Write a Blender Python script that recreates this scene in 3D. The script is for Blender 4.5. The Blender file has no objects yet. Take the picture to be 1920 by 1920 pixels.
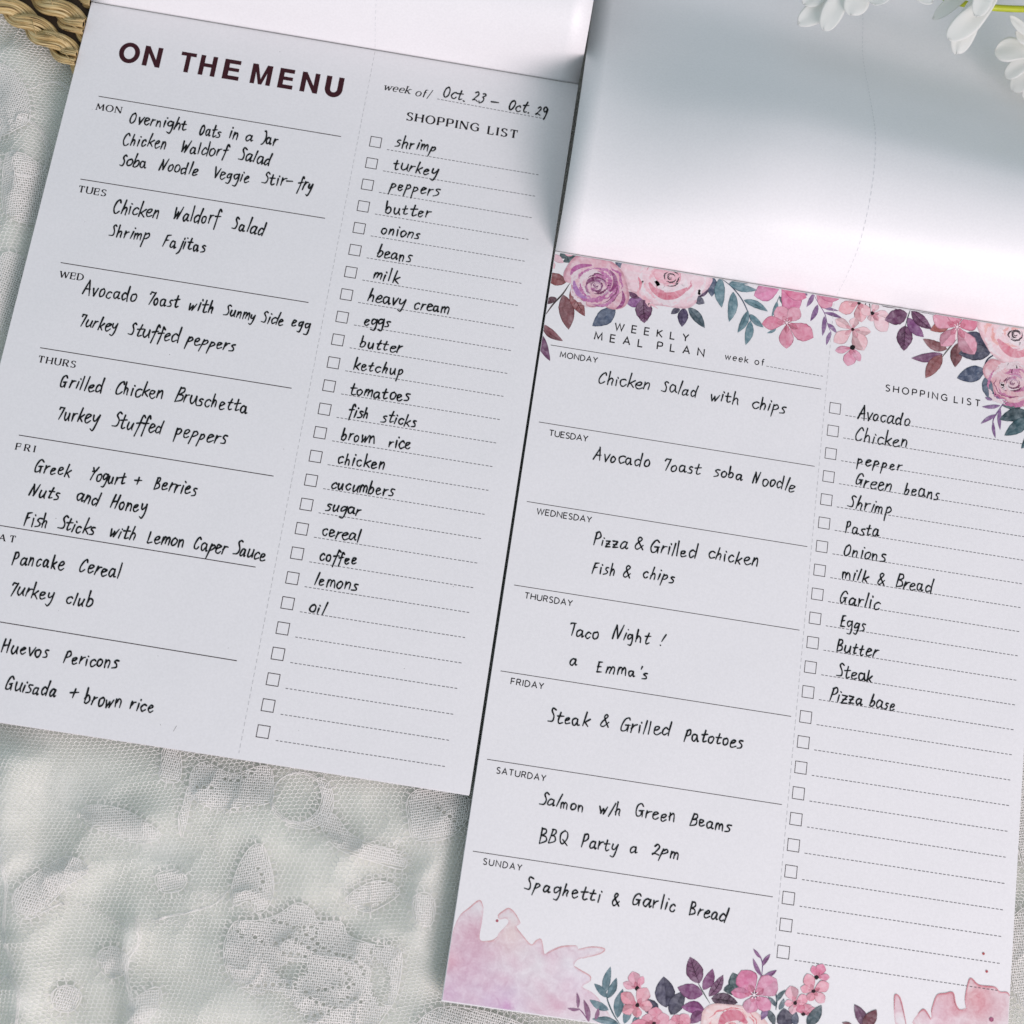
import bpy, bmesh, math, random
import numpy as np
from mathutils import Vector, Matrix, noise, geometry

random.seed(7)
rng = np.random.default_rng(7)
sc = bpy.context.scene
C = sc.collection

# ------------------------------------------------------------------ camera, world, lamps, exposure
S = 0.41802            # height of the camera over the pages, metres
ZP = 0.0065            # height of the written pages over the table
FOC = 2400.0           # focal length in pixels of a 1920 wide frame
RW = Matrix(((0.98712315, 0.14779963, 0.06118131),
             (-0.1576585, 0.96361008, 0.21586898),
             (-0.02704957, -0.22273502, 0.97450368)))
CAM = Vector((0, 0, ZP + S))
cam = bpy.data.cameras.new('camera')
cam.sensor_width = 36.0
cam.lens = 36.0 * FOC / 1920
cam.clip_start = 0.01
cam.clip_end = 20
cam.dof.use_dof = True
cam.dof.aperture_fstop = 13.0
cam.dof.focus_distance = 0.432
camo = bpy.data.objects.new('camera', cam)
C.objects.link(camo)
camo.matrix_world = Matrix.Translation(CAM) @ RW.transposed().to_4x4()
sc.camera = camo

world = bpy.data.worlds.new('World')
sc.world = world
world.use_nodes = True
bg = world.node_tree.nodes['Background']
bg.inputs[0].default_value = (0.615, 0.73, 0.785, 1)
bg.inputs[1].default_value = 0.64

def area_lamp(name, loc, target, size, power, col):
    l = bpy.data.lights.new(name, 'AREA')
    l.shape = 'RECTANGLE'
    l.size, l.size_y = size
    l.energy = power
    l.color = col
    o = bpy.data.objects.new(name, l)
    C.objects.link(o)
    o.location = loc
    o.rotation_euler = (Vector(target) - Vector(loc)).to_track_quat('-Z', 'Y').to_euler()
    return o
area_lamp('window_light', (0.85, -0.95, 0.75), (0.02, 0.12, 0), (0.9, 0.7), 21.0, (1.0, 0.855, 0.875))

sc.view_settings.view_transform = 'Standard'
sc.view_settings.look = 'None'
sc.view_settings.exposure = 0.08
sc.view_settings.gamma = 1.0

# ------------------------------------------------------------------ helpers
RT = RW.transposed()
def at(px, py, z=ZP):
    """point of the plane at height z that the photograph shows at (px, py)"""
    d = RT @ Vector(((px - 960) / FOC, -(py - 960) / FOC, -1.0))
    t = (z - CAM.z) / d.z
    return CAM + d * t
def at_np(p, z):
    R = np.array(RT)
    d = np.stack([(p[:, 0] - 960) / FOC, -(p[:, 1] - 960) / FOC, -np.ones(len(p))], 1) @ R.T
    t = (z - CAM.z) / d[:, 2]
    return np.array(CAM) + d * t[:, None]

def srgb(r, g, b):
    def f(c):
        c /= 255.0
        return c / 12.92 if c <= 0.04045 else ((c + 0.055) / 1.055) ** 2.4
    return (f(r), f(g), f(b), 1.0)

def link(o, parent=None):
    C.objects.link(o)
    if parent is not None:
        o.parent = parent
    return o
def origin(parent):
    v = Vector((0, 0, 0))
    while parent is not None:
        v += parent.location
        parent = parent.parent
    return v
def mesh_obj(name, verts, faces, mat, parent=None, smooth=False, cols=None, uvs=None, base=None):
    """verts are in world coordinates; the object is put at its parent's origin"""
    off = origin(parent) if base is None else (origin(parent) + (Vector(base) - origin(parent)))
    me = bpy.data.meshes.new(name)
    me.from_pydata([tuple(Vector(v) - off) for v in verts], [], faces)
    if cols is not None:
        a = me.color_attributes.new('Col', 'FLOAT_COLOR', 'POINT')
        a.data.foreach_set('color', np.array(cols, dtype=np.float32).ravel())
    if uvs is not None:
        uv = me.uv_layers.new(name='UVMap')
        idx = np.empty(len(me.loops), dtype=np.int32)
        me.loops.foreach_get('vertex_index', idx)
        uv.data.foreach_set('uv', np.array(uvs, dtype=np.float32)[idx].ravel())
    if smooth:
        me.shade_smooth()
    if mat is not None:
        me.materials.append(mat)
    o = bpy.data.objects.new(name, me)
    if base is not None:
        o.location = Vector(base) - origin(parent)
    return link(o, parent)
def empty(name, loc, parent=None):
    o = bpy.data.objects.new(name, None)
    o.empty_display_size = 0.02
    o.location = loc
    return link(o, parent)
def tag(o, label=None, cat=None, group=None, kind=None):
    if label: o['label'] = label
    if cat: o['category'] = cat
    if group: o['group'] = group
    if kind: o['kind'] = kind
    return o

# ------------------------------------------------------------------ materials
def new_mat(name):
    m = bpy.data.materials.new(name)
    m.use_nodes = True
    nt = m.node_tree
    return m, nt, nt.nodes['Principled BSDF']
def n(nt, typ, **kw):
    nd = nt.nodes.new(typ)
    for k, v in kw.items():
        if k.startswith('i_'):
            key = k[2:].replace('_', ' ')
            nd.inputs[key].default_value = v
        else:
            setattr(nd, k, v)
    return nd
def grain(nt, bsdf, scale, strength, dist, coord='Object'):
    tc = n(nt, 'ShaderNodeTexCoord')
    nz = n(nt, 'ShaderNodeTexNoise', i_Scale=scale, i_Detail=4.0)
    bp = n(nt, 'ShaderNodeBump', i_Strength=strength, i_Distance=dist)
    nt.links.new(tc.outputs[coord], nz.inputs['Vector'])
    nt.links.new(nz.outputs['Fac'], bp.inputs['Height'])
    nt.links.new(bp.outputs['Normal'], bsdf.inputs['Normal'])
    return tc, nz

def paper_mat(name, col, rough=0.55, spec=0.35):
    m, nt, b = new_mat(name)
    tc, nz = grain(nt, b, 2600.0, 0.25, 0.00004)
    n2 = n(nt, 'ShaderNodeTexNoise', i_Scale=1400.0, i_Detail=3.0)
    nt.links.new(tc.outputs['Object'], n2.inputs['Vector'])
    mr = n(nt, 'ShaderNodeMapRange', i_From_Min=0.3, i_From_Max=0.7, i_To_Min=0.965, i_To_Max=1.02)
    nt.links.new(n2.outputs['Fac'], mr.inputs['Value'])
    mx = n(nt, 'ShaderNodeVectorMath', operation='SCALE')
    mx.inputs[0].default_value = col[:3]
    nt.links.new(mr.outputs['Result'], mx.inputs['Scale'])
    nt.links.new(mx.outputs['Vector'], b.inputs['Base Color'])
    b.inputs['Roughness'].default_value = rough
    b.inputs['Specular IOR Level'].default_value = spec
    # long shallow waves of the sheet under the fine grain
    n3 = n(nt, 'ShaderNodeTexNoise', i_Scale=16.0, i_Detail=2.0)
    bp3 = n(nt, 'ShaderNodeBump', i_Strength=1.0, i_Distance=0.0011)
    nt.links.new(tc.outputs['Object'], n3.inputs['Vector'])
    nt.links.new(n3.outputs['Fac'], bp3.inputs['Height'])
    nt.links.new(bp3.outputs['Normal'], [q for q in nt.nodes if q.type == 'BUMP' and q != bp3][0].inputs['Normal'])
    return m
M_page = paper_mat('page_paper', (0.825, 0.805, 0.82))
M_flip = paper_mat('flipped_paper', (0.825, 0.81, 0.825), 0.42, 0.5)

def edge_mat():
    m, nt, b = new_mat('stacked_sheet_edges')
    tc = n(nt, 'ShaderNodeTexCoord')
    mp = n(nt, 'ShaderNodeMapping'); mp.inputs['Scale'].default_value = (3, 3, 9000)
    nz = n(nt, 'ShaderNodeTexNoise', i_Scale=1.0, i_Detail=2.0)
    cr = n(nt, 'ShaderNodeValToRGB')
    cr.color_ramp.elements[0].position = 0.3; cr.color_ramp.elements[0].color = (0.38, 0.38, 0.39, 1)
    cr.color_ramp.elements[1].position = 0.7; cr.color_ramp.elements[1].color = (0.75, 0.75, 0.75, 1)
    nt.links.new(tc.outputs['Object'], mp.inputs['Vector'])
    nt.links.new(mp.outputs['Vector'], nz.inputs['Vector'])
    nt.links.new(nz.outputs['Fac'], cr.inputs['Fac'])
    nt.links.new(cr.outputs['Color'], b.inputs['Base Color'])
    b.inputs['Roughness'].default_value = 0.8
    return m
M_edge = edge_mat()

def ink_mat(name, col, rough=0.6, spec=0.2):
    m, nt, b = new_mat(name)
    tc = n(nt, 'ShaderNodeTexCoord')
    nz = n(nt, 'ShaderNodeTexNoise', i_Scale=1800.0, i_Detail=2.0)
    nt.links.new(tc.outputs['Object'], nz.inputs['Vector'])
    mx = n(nt, 'ShaderNodeMix', data_type='RGBA')
    mx.inputs['A'].default_value = tuple(c * 0.8 for c in col[:3]) + (1,)
    mx.inputs['B'].default_value = tuple(min(1, c * 1.3 + 0.004) for c in col[:3]) + (1,)
    nt.links.new(nz.outputs['Fac'], mx.inputs['Factor'])
    nt.links.new(mx.outputs['Result'], b.inputs['Base Color'])
    b.inputs['Roughness'].default_value = rough
    b.inputs['Specular IOR Level'].default_value = spec
    return m
M_pen = ink_mat('black_pen_ink', (0.006, 0.006, 0.007), 0.5, 0.15)
M_maroon = ink_mat('dark_maroon_print', (0.040, 0.005, 0.010), 0.6, 0.2)
M_print = ink_mat('black_print', (0.012, 0.009, 0.011), 0.7, 0.15)
M_rule = ink_mat('thin_rule_print', (0.05, 0.035, 0.038), 0.7, 0.15)
M_grey = ink_mat('grey_dash_print', (0.13, 0.12, 0.13), 0.7, 0.15)
M_perf = ink_mat('perforation_slits', (0.52, 0.51, 0.52), 0.9, 0.1)
M_perf_hard = ink_mat('perforation_slits_dark', (0.55, 0.56, 0.58), 0.9, 0.1)
M_ghost = ink_mat('show_through_print', (0.74, 0.72, 0.745), 0.6, 0.3)
M_speck = ink_mat('paper_specks', (0.25, 0.23, 0.22), 0.9, 0.1)

def water_mat():
    m, nt, b = new_mat('watercolour_print')
    at_ = n(nt, 'ShaderNodeVertexColor', layer_name='Col')
    tc = n(nt, 'ShaderNodeTexCoord')
    n1 = n(nt, 'ShaderNodeTexNoise', i_Scale=330.0, i_Detail=5.0, i_Roughness=0.6, i_Distortion=0.8)
    n2 = n(nt, 'ShaderNodeTexNoise', i_Scale=1500.0, i_Detail=3.0)
    nt.links.new(tc.outputs['Object'], n1.inputs['Vector'])
    nt.links.new(tc.outputs['Object'], n2.inputs['Vector'])
    ad = n(nt, 'ShaderNodeMath', operation='MULTIPLY_ADD')
    ad.inputs[1].default_value = 0.35
    nt.links.new(n2.outputs['Fac'], ad.inputs[0]); nt.links.new(n1.outputs['Fac'], ad.inputs[2])
    mr = n(nt, 'ShaderNodeMapRange', i_From_Min=0.45, i_From_Max=0.9, i_To_Min=1.7, i_To_Max=0.9)
    nt.links.new(ad.outputs[0], mr.inputs['Value'])
    # pigment thins or gathers: colour ** k
    sep = n(nt, 'ShaderNodeSeparateColor'); cb = n(nt, 'ShaderNodeCombineColor')
    nt.links.new(at_.outputs['Color'], sep.inputs['Color'])
    for ch in ('Red', 'Green', 'Blue'):
        pw = n(nt, 'ShaderNodeMath', operation='POWER')
        nt.links.new(sep.outputs[ch], pw.inputs[0]); nt.links.new(mr.outputs['Result'], pw.inputs[1])
        nt.links.new(pw.outputs[0], cb.inputs[ch])
    nt.links.new(cb.outputs['Color'], b.inputs['Base Color'])
    b.inputs['Roughness'].default_value = 0.55
    b.inputs['Specular IOR Level'].default_value = 0.35
    return m
M_water = water_mat()

def cloth_mat():
    m, nt, b = new_mat('satin_undercloth')
    tc = n(nt, 'ShaderNodeTexCoord')
    n1 = n(nt, 'ShaderNodeTexNoise', i_Scale=16.0, i_Detail=3.0)
    nt.links.new(tc.outputs['Object'], n1.inputs['Vector'])
    cr = n(nt, 'ShaderNodeValToRGB')
    e = cr.color_ramp.elements
    e[0].position = 0.35; e[0].color = (0.74, 0.77, 0.70, 1)
    e[1].position = 0.68; e[1].color = (0.90, 0.89, 0.82, 1)
    nt.links.new(n1.outputs['Fac'], cr.inputs['Fac'])
    nt.links.new(cr.outputs['Color'], b.inputs['Base Color'])
    n2 = n(nt, 'ShaderNodeTexNoise', i_Scale=1500.0, i_Detail=2.0)
    nt.links.new(tc.outputs['Object'], n2.inputs['Vector'])
    bp = n(nt, 'ShaderNodeBump', i_Strength=0.3, i_Distance=0.0001)
    nt.links.new(n2.outputs['Fac'], bp.inputs['Height']); nt.links.new(bp.outputs['Normal'], b.inputs['Normal'])
    b.inputs['Roughness'].default_value = 0.6
    b.inputs['Sheen Weight'].default_value = 0.2
    return m
M_cloth = cloth_mat()

def thread_mat(name, col):
    m, nt, b = new_mat(name)
    tc = n(nt, 'ShaderNodeTexCoord')
    nz = n(nt, 'ShaderNodeTexNoise', i_Scale=900.0, i_Detail=2.0)
    nt.links.new(tc.outputs['Object'], nz.inputs['Vector'])
    mx = n(nt, 'ShaderNodeMix', data_type='RGBA')
    mx.inputs['A'].default_value = tuple(c * 0.82 for c in col) + (1,)
    mx.inputs['B'].default_value = tuple(col) + (1,)
    nt.links.new(nz.outputs['Fac'], mx.inputs['Factor'])
    nt.links.new(mx.outputs['Result'], b.inputs['Base Color'])
    b.inputs['Roughness'].default_value = 0.7
    b.inputs['Sheen Weight'].default_value = 0.3
    return m
M_net = thread_mat('white_net_thread', (0.96, 0.95, 0.91))
M_weave = thread_mat('white_motif_thread', (0.97, 0.95, 0.92))

def veil_mat():
    m, nt, b = new_mat('sheer_tulle_veil')
    at_ = n(nt, 'ShaderNodeVertexColor', layer_name='Col')
    tc = n(nt, 'ShaderNodeTexCoord')
    mp = n(nt, 'ShaderNodeMapping'); mp.inputs['Rotation'].default_value = (0, 0, 0.5); mp.inputs['Scale'].default_value = (2400, 500, 400)
    nz = n(nt, 'ShaderNodeTexNoise', i_Scale=1.0, i_Detail=4.0, i_Distortion=1.2)
    n3 = n(nt, 'ShaderNodeTexNoise', i_Scale=60.0, i_Detail=4.0, i_Distortion=0.6)
    nt.links.new(tc.outputs['Object'], mp.inputs['Vector']); nt.links.new(mp.outputs['Vector'], nz.inputs['Vector'])
    nt.links.new(tc.outputs['Object'], n3.inputs['Vector'])
    mr = n(nt, 'ShaderNodeMapRange', i_From_Min=0.3, i_From_Max=0.7, i_To_Min=0.55, i_To_Max=1.2)
    nt.links.new(nz.outputs['Fac'], mr.inputs['Value'])
    mr3 = n(nt, 'ShaderNodeMapRange', i_From_Min=0.35, i_From_Max=0.65, i_To_Min=0.72, i_To_Max=1.1)
    nt.links.new(n3.outputs['Fac'], mr3.inputs['Value'])
    mu = n(nt, 'ShaderNodeMath', operation='MULTIPLY'); mu2 = n(nt, 'ShaderNodeMath', operation='MULTIPLY', use_clamp=True)
    nt.links.new(mr.outputs['Result'], mu.inputs[0]); nt.links.new(mr3.outputs['Result'], mu.inputs[1])
    nt.links.new(mu.outputs[0], mu2.inputs[0]); nt.links.new(at_.outputs['Color'], mu2.inputs[1])
    nt.links.new(mu2.outputs[0], b.inputs['Alpha'])
    b.inputs['Base Color'].default_value = (0.92, 0.92, 0.88, 1)
    b.inputs['Roughness'].default_value = 0.8
    return m
M_veil = veil_mat()

def straw_mat():
    m, nt, b = new_mat('dried_straw')
    uv = n(nt, 'ShaderNodeUVMap', uv_map='UVMap')
    mp = n(nt, 'ShaderNodeMapping'); mp.inputs['Scale'].default_value = (1.2, 7.0, 1)
    nz = n(nt, 'ShaderNodeTexNoise', i_Scale=1.6, i_Detail=6.0, i_Roughness=0.6, i_Distortion=0.3)
    nt.links.new(uv.outputs['UV'], mp.inputs['Vector']); nt.links.new(mp.outputs['Vector'], nz.inputs['Vector'])
    cr = n(nt, 'ShaderNodeValToRGB')
    e = cr.color_ramp.elements
    e[0].position = 0.36; e[0].color = (0.06, 0.032, 0.010, 1)
    e[1].position = 0.72; e[1].color = (0.86, 0.72, 0.46, 1)
    q = e.new(0.43); q.color = (0.40, 0.26, 0.10, 1)
    q = e.new(0.53); q.color = (0.66, 0.48, 0.22, 1)
    nt.links.new(nz.outputs['Fac'], cr.inputs['Fac'])
    nt.links.new(cr.outputs['Color'], b.inputs['Base Color'])
    bp = n(nt, 'ShaderNodeBump', i_Strength=0.8, i_Distance=0.0004)
    nt.links.new(nz.outputs['Fac'], bp.inputs['Height']); nt.links.new(bp.outputs['Normal'], b.inputs['Normal'])
    b.inputs['Roughness'].default_value = 0.45
    return m
M_straw = straw_mat()

def plain(name, col, rough=0.7, scale=60, var=0.2):
    m, nt, b = new_mat(name)
    tc = n(nt, 'ShaderNodeTexCoord')
    nz = n(nt, 'ShaderNodeTexNoise', i_Scale=float(scale), i_Detail=4.0)
    nt.links.new(tc.outputs['Object'], nz.inputs['Vector'])
    mx = n(nt, 'ShaderNodeMix', data_type='RGBA')
    mx.inputs['A'].default_value = tuple(c * (1 - var) for c in col) + (1,)
    mx.inputs['B'].default_value = tuple(min(1, c * (1 + var)) for c in col) + (1,)
    nt.links.new(nz.outputs['Fac'], mx.inputs['Factor'])
    nt.links.new(mx.outputs['Result'], b.inputs['Base Color'])
    b.inputs['Roughness'].default_value = rough
    return m
M_table = plain('pale_wood_table', (0.42, 0.34, 0.26), 0.5, 20)
M_board = plain('backing_board', (0.30, 0.30, 0.31), 0.9, 300, 0.1)
M_stem = plain('yellow_green_stem', (0.42, 0.47, 0.02), 0.45, 200, 0.2)
M_calyx = plain('dark_green_calyx', (0.03, 0.09, 0.03), 0.5, 300)
M_disc = plain('yellow_flower_disc', (0.75, 0.50, 0.06), 0.7, 900, 0.3)
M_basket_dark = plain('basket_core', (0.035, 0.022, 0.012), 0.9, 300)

def petal_mat():
    m, nt, b = new_mat('white_fabric_petal')
    uv = n(nt, 'ShaderNodeUVMap', uv_map='UVMap')
    mp = n(nt, 'ShaderNodeMapping'); mp.inputs['Scale'].default_value = (1.2, 20.0, 1)
    nz = n(nt, 'ShaderNodeTexNoise', i_Scale=2.0, i_Detail=3.0)
    nt.links.new(uv.outputs['UV'], mp.inputs['Vector']); nt.links.new(mp.outputs['Vector'], nz.inputs['Vector'])
    bp = n(nt, 'ShaderNodeBump', i_Strength=0.35, i_Distance=0.0003)
    nt.links.new(nz.outputs['Fac'], bp.inputs['Height']); nt.links.new(bp.outputs['Normal'], b.inputs['Normal'])
    b.inputs['Base Color'].default_value = (0.94, 0.94, 0.92, 1)
    b.inputs['Roughness'].default_value = 0.6
    tr = n(nt, 'ShaderNodeBsdfTranslucent'); tr.inputs['Color'].default_value = (0.96, 0.96, 0.93, 1)
    ms = n(nt, 'ShaderNodeMixShader', i_Fac=0.45)
    out = nt.nodes['Material Output']
    nt.links.new(b.outputs[0], ms.inputs[1]); nt.links.new(tr.outputs[0], ms.inputs[2])
    nt.links.new(ms.outputs[0], out.inputs['Surface'])
    return m
M_petal = petal_mat()

# ------------------------------------------------------------------ frames of the two pads
class Frame:
    def __init__(s, ox, oy, a):
        s.o = Vector((ox * S, oy * S)); s.a = a; s.c = math.cos(a); s.s = math.sin(a)
    def w(s, u, v, z=ZP):
        return Vector((s.o.x + s.c * u - s.s * v, s.o.y + s.s * u + s.c * v, z))
    def inv(s, p):
        dx, dy = p[0] - s.o.x, p[1] - s.o.y
        return s.c * dx + s.s * dy, -s.s * dx + s.c * dy
F1 = Frame(-0.396212, 0.614137, 0.0)
F2 = Frame(0.030433, 0.456735, 0.001538)
PW = 0.1775
H1, H2 = 0.608943 * S, 0.601083 * S

# ------------------------------------------------------------------ table and tablecloth
def box(x0, y0, z0, x1, y1, z1):
    v = [(x0, y0, z0), (x1, y0, z0), (x1, y1, z0), (x0, y1, z0), (x0, y0, z1), (x1, y0, z1), (x1, y1, z1), (x0, y1, z1)]
    f = [(0, 3, 2, 1), (4, 5, 6, 7), (0, 1, 5, 4), (1, 2, 6, 5), (2, 3, 7, 6), (3, 0, 4, 7)]
    return v, f
v, f = box(-0.7, -0.6, -0.035, 0.7, 0.9, -0.006)
tab = mesh_obj('table_top', v, f, M_table)
tag(tab, 'pale wooden table top under the white lace cloth', kind='structure')

def sdrect_np(x, y, F, h):
    dx, dy = x - F.o.x, y - F.o.y
    u = F.c * dx + F.s * dy; vv = -F.s * dx + F.c * dy
    qx = np.abs(u - PW / 2) - PW / 2; qy = np.abs(vv + h / 2) - h / 2
    return np.hypot(np.maximum(qx, 0), np.maximum(qy, 0)) + np.minimum(np.maximum(qx, qy), 0)
def pad_dist(x, y):
    return np.minimum(sdrect_np(x, y, F1, H1), sdrect_np(x, y, F2, H2))
def seg_dist(x, y, pts):
    d = np.full(x.shape, 9.0)
    for (ax, ay), (bx, by) in zip(pts[:-1], pts[1:]):
        vx, vy = bx - ax, by - ay
        t = np.clip(((x - ax) * vx + (y - ay) * vy) / (vx * vx + vy * vy), 0, 1)
        d = np.minimum(d, np.hypot(x - ax - t * vx, y - ay - t * vy))
    return d
def smooth(t):
    t = np.clip(t, 0, 1); return t * t * (3 - 2 * t)
RIDGES = [  # folds of the lace, points in photo pixels, height mm, half width mm
    ([(45, 1290), (25, 1450), (15, 1570), (40, 1700), (55, 1860), (50, 2000)], 6.0, 7.0),
    ([(250, 1745), (240, 1800), (265, 1960)], 3.0, 3.5),
    ([(130, 1640), (180, 1560), (330, 1520)], 2.5, 7.0),
    ([(840, 1900), (790, 1750), (830, 1600), (800, 1520)], 3.0, 9.0),
    ([(300, 1400), (520, 1560), (640, 1620)], 2.5, 9.0),
    ([(20, 120), (60, 420), (0, 700), (-60, 900)], 5.0, 9.0),
    ([(560, 1960), (420, 1800), (250, 1720)], 2.0, 8.0),
]
RW_ = []
for pts, hh, wd in RIDGES:
    RW_.append(([tuple(at(a, b, 0.0)[:2]) for a, b in pts], hh / 1000, wd / 1000))
def height(x, y):
    nzv = np.array([noise.noise(Vector((a * 26, b * 26, 0.3))) + 0.55 * noise.noise(Vector((a * 85, b * 75, 5))) for a, b in zip(x, y)])
    cr_ = np.array([(1 - 2.2 * abs(noise.noise(Vector((a * 30 + .8 * noise.noise(Vector((a * 50, b * 50, 3))), b * 24, 1.7))))) for a, b in zip(x, y)])
    cr2 = np.array([(1 - 2.4 * abs(noise.noise(Vector((a * 62 + noise.noise(Vector((a * 90, b * 90, 4))), b * 48, 6.1))))) for a, b in zip(x, y)])
    h = nzv * 0.0015 + 0.0016 * np.maximum(cr_, 0) ** 3 + 0.0011 * np.maximum(cr2, 0) ** 3
    for pts, hh, wd in RW_:
        d = seg_dist(x, y, pts)
        h = h + hh * np.exp(-(d / wd) ** 2)
    k = smooth((pad_dist(x, y) - 0.0005) / 0.012)
    return np.minimum(np.maximum(h, -0.003) * k, 0.012) - 0.0012

NXC, NYC = 420, 420
gx, gy = np.meshgrid(np.linspace(-0.62, 0.62, NXC), np.linspace(-0.5, 0.8, NYC))
hx = height(gx.ravel(), gy.ravel())
vs = np.stack([gx.ravel(), gy.ravel(), hx - 0.0010], 1)
fs = [(j * NXC + i, j * NXC + i + 1, (j + 1) * NXC + i + 1, (j + 1) * NXC + i) for j in range(NYC - 1) for i in range(NXC - 1)]
cloth = empty('lace_tablecloth', (0, 0, 0))
tag(cloth, 'white floral lace tablecloth over pale green satin, under both meal planner pads', 'tablecloth')
mesh_obj('satin_lining', vs.tolist(), fs, M_cloth, cloth, smooth=True)

# woven motifs, outlines in photo pixels
def z4(*p): return [(400 + a * .28125, 1380 + b * .28125) for a, b in p]
def z3(*p): return [(a * .302, 1340 + b * .302) for a, b in p]
MOTIFS = [
    z4((-60, 170), (120, 250), (300, 200), (380, 215), (400, 330), (385, 440), (200, 470), (0, 480), (-140, 400), (-150, 250)),
    z4((250, 740), (340, 735), (400, 950), (385, 1100), (300, 1190), (230, 1100), (150, 1130), (115, 1050), (160, 880)),
    z4((430, 1190), (560, 1110), (660, 1160), (700, 1230), (850, 1240), (900, 1330), (1080, 1390), (1250, 1430), (1230, 1700), (1150, 1850), (1040, 1960), (760, 1990), (500, 1940), (380, 1800), (240, 1700), (120, 1620), (70, 1420), (140, 1240), (290, 1230)),
    z4((690, 285), (760, 300), (800, 420), (770, 540), (640, 620), (480, 590), (600, 570), (690, 500), (722, 400)),
    z4((880, 1090), (990, 1000), (1100, 965), (1215, 1000), (1235, 1060), (1100, 1150), (1000, 1170)),
    z4((1290, 430), (1400, 345), (1680, 385), (1690, 560), (1560, 680), (1340, 690), (1300, 560)),
    z4((700, 560), (800, 520), (900, 640), (1050, 720), (1230, 770), (1290, 850), (1240, 890), (1050, 830), (820, 740)),
    z3((1010, 210), (1110, 230), (1120, 400), (1040, 420), (990, 380), (1000, 300)),
    z3((1170, 450), (1230, 460), (1190, 540), (1150, 700), (1120, 760), (1110, 640), (1140, 560)),
    z3((560, 560), (800, 600), (1000, 740), (860, 800), (640, 720), (480, 640)),
    z3((120, 1080), (400, 880), (560, 960), (400, 1080), (240, 1250), (130, 1230)),
    z3((600, 1480), (700, 1440), (800, 1500), (780, 1600), (680, 1640), (610, 1570)),
    z3((960, 1000), (1080, 960), (1160, 1010), (1120, 1090), (1000, 1100)),
    z4((1330, 1080), (1420, 1040), (1480, 1120), (1450, 1260), (1350, 1230)),
    z3((330, 1720), (420, 1680), (500, 1740), (450, 1840), (350, 1830)),
    z3((800, 1800), (960, 1690), (1000, 1780), (900, 1920), (830, 1900)),
    [(20, 300), (90, 320), (100, 380), (60, 420), (10, 400)],
    [(-20, 130), (40, 150), (60, 230), (10, 260), (-30, 220)],
    [(10, 480), (60, 500), (55, 590), (20, 640), (-20, 560)],
    [(1915, 1400), (1990, 1440), (2010, 1600), (1930, 1640), (1905, 1540)],
    [(1900, 1720), (1980, 1700), (2010, 1840), (1930, 1900), (1895, 1830)],
    [(820, 1890), (960, 1912), (1080, 1990), (940, 2040), (780, 1960)],
]
WINDOWS = [z4((420, 1560), (520, 1500), (620, 1520), (600, 1590), (480, 1620)), z4((300, 1720), (440, 1700), (520, 1760), (640, 1900), (560, 1960), (420, 1860)), z4((1060, 1500), (1150, 1540), (1180, 1680), (1130, 1800), (1060, 1700)),
           z4((880, 1260), (1000, 1290), (1120, 1370), (980, 1350), (890, 1310)), z4((1000, 1110), (1090, 1125), (1190, 1055), (1200, 1075), (1090, 1150), (1005, 1140))]
BEADS = [z4((400, 1230), (520, 1270), (640, 1340), (760, 1430), (900, 1470), (980, 1530), (1010, 1620)), z4((420, 1380), (520, 1340), (620, 1400), (720, 1450)), z4((470, 1440), (560, 1450), (640, 1480)),
         z4((160, 1640), (300, 1660), (440, 1650), (560, 1650)), z4((700, 1690), (780, 1680), (880, 1645), (970, 1670)), z4((390, 1830), (540, 1870), (700, 1850), (800, 1810), (900, 1740), (990, 1775)),
         z4((860, 1020), (980, 960), (1120, 930), (1320, 940)), z4((1050, 690), (1150, 725), (1290, 680)), z4((1190, 765), (1280, 800), (1330, 870)), z4((1080, 1350), (1180, 1380), (1290, 1450)),
         z4((0, 480), (150, 490), (300, 470)), z4((1500, 480), (1600, 560), (1660, 680)), z4((160, 1300), (200, 1360)), z4((280, 1340), (330, 1380)), z3((1230, 450), (1330, 455)), z3((1210, 1110), (1290, 1120), (1400, 1120)),
         z3((1320, 760), (1350, 860), (1340, 960)), z3((480, 1180), (700, 1280), (820, 1350)), z4((560, 1290), (640, 1270), (700, 1330)), z4((840, 1560), (900, 1600), (900, 1680)), z4((1050, 1440), (1100, 1520), (1120, 1640)), z4((620, 1700), (680, 1760), (760, 1790)), z4((300, 880), (330, 960), (300, 1060)), z4((250, 250), (150, 300), (50, 280)), z3((1130, 240), (1250, 260), (1290, 330)), z3((960, 1280), (1100, 1290), (1230, 1300)), z3((120, 1240), (230, 1240), (330, 1190))]
for k in range(16):        # more of them outside the frame
    cx, cy = random.choice([(random.uniform(-300, -80), random.uniform(100, 2100)), (random.uniform(0, 1900), random.uniform(2010, 2250)), (random.uniform(2000, 2200), random.uniform(300, 2100))])
    r = random.uniform(35, 75); n0 = 9; ph = random.random() * 6
    MOTIFS.append([(cx + r * (1 + .3 * math.sin(3 * a + ph)) * math.cos(a), cy + r * .7 * (1 + .3 * math.cos(2 * a)) * math.sin(a)) for a in [i * 2 * math.pi / n0 for i in range(n0)]])

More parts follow.
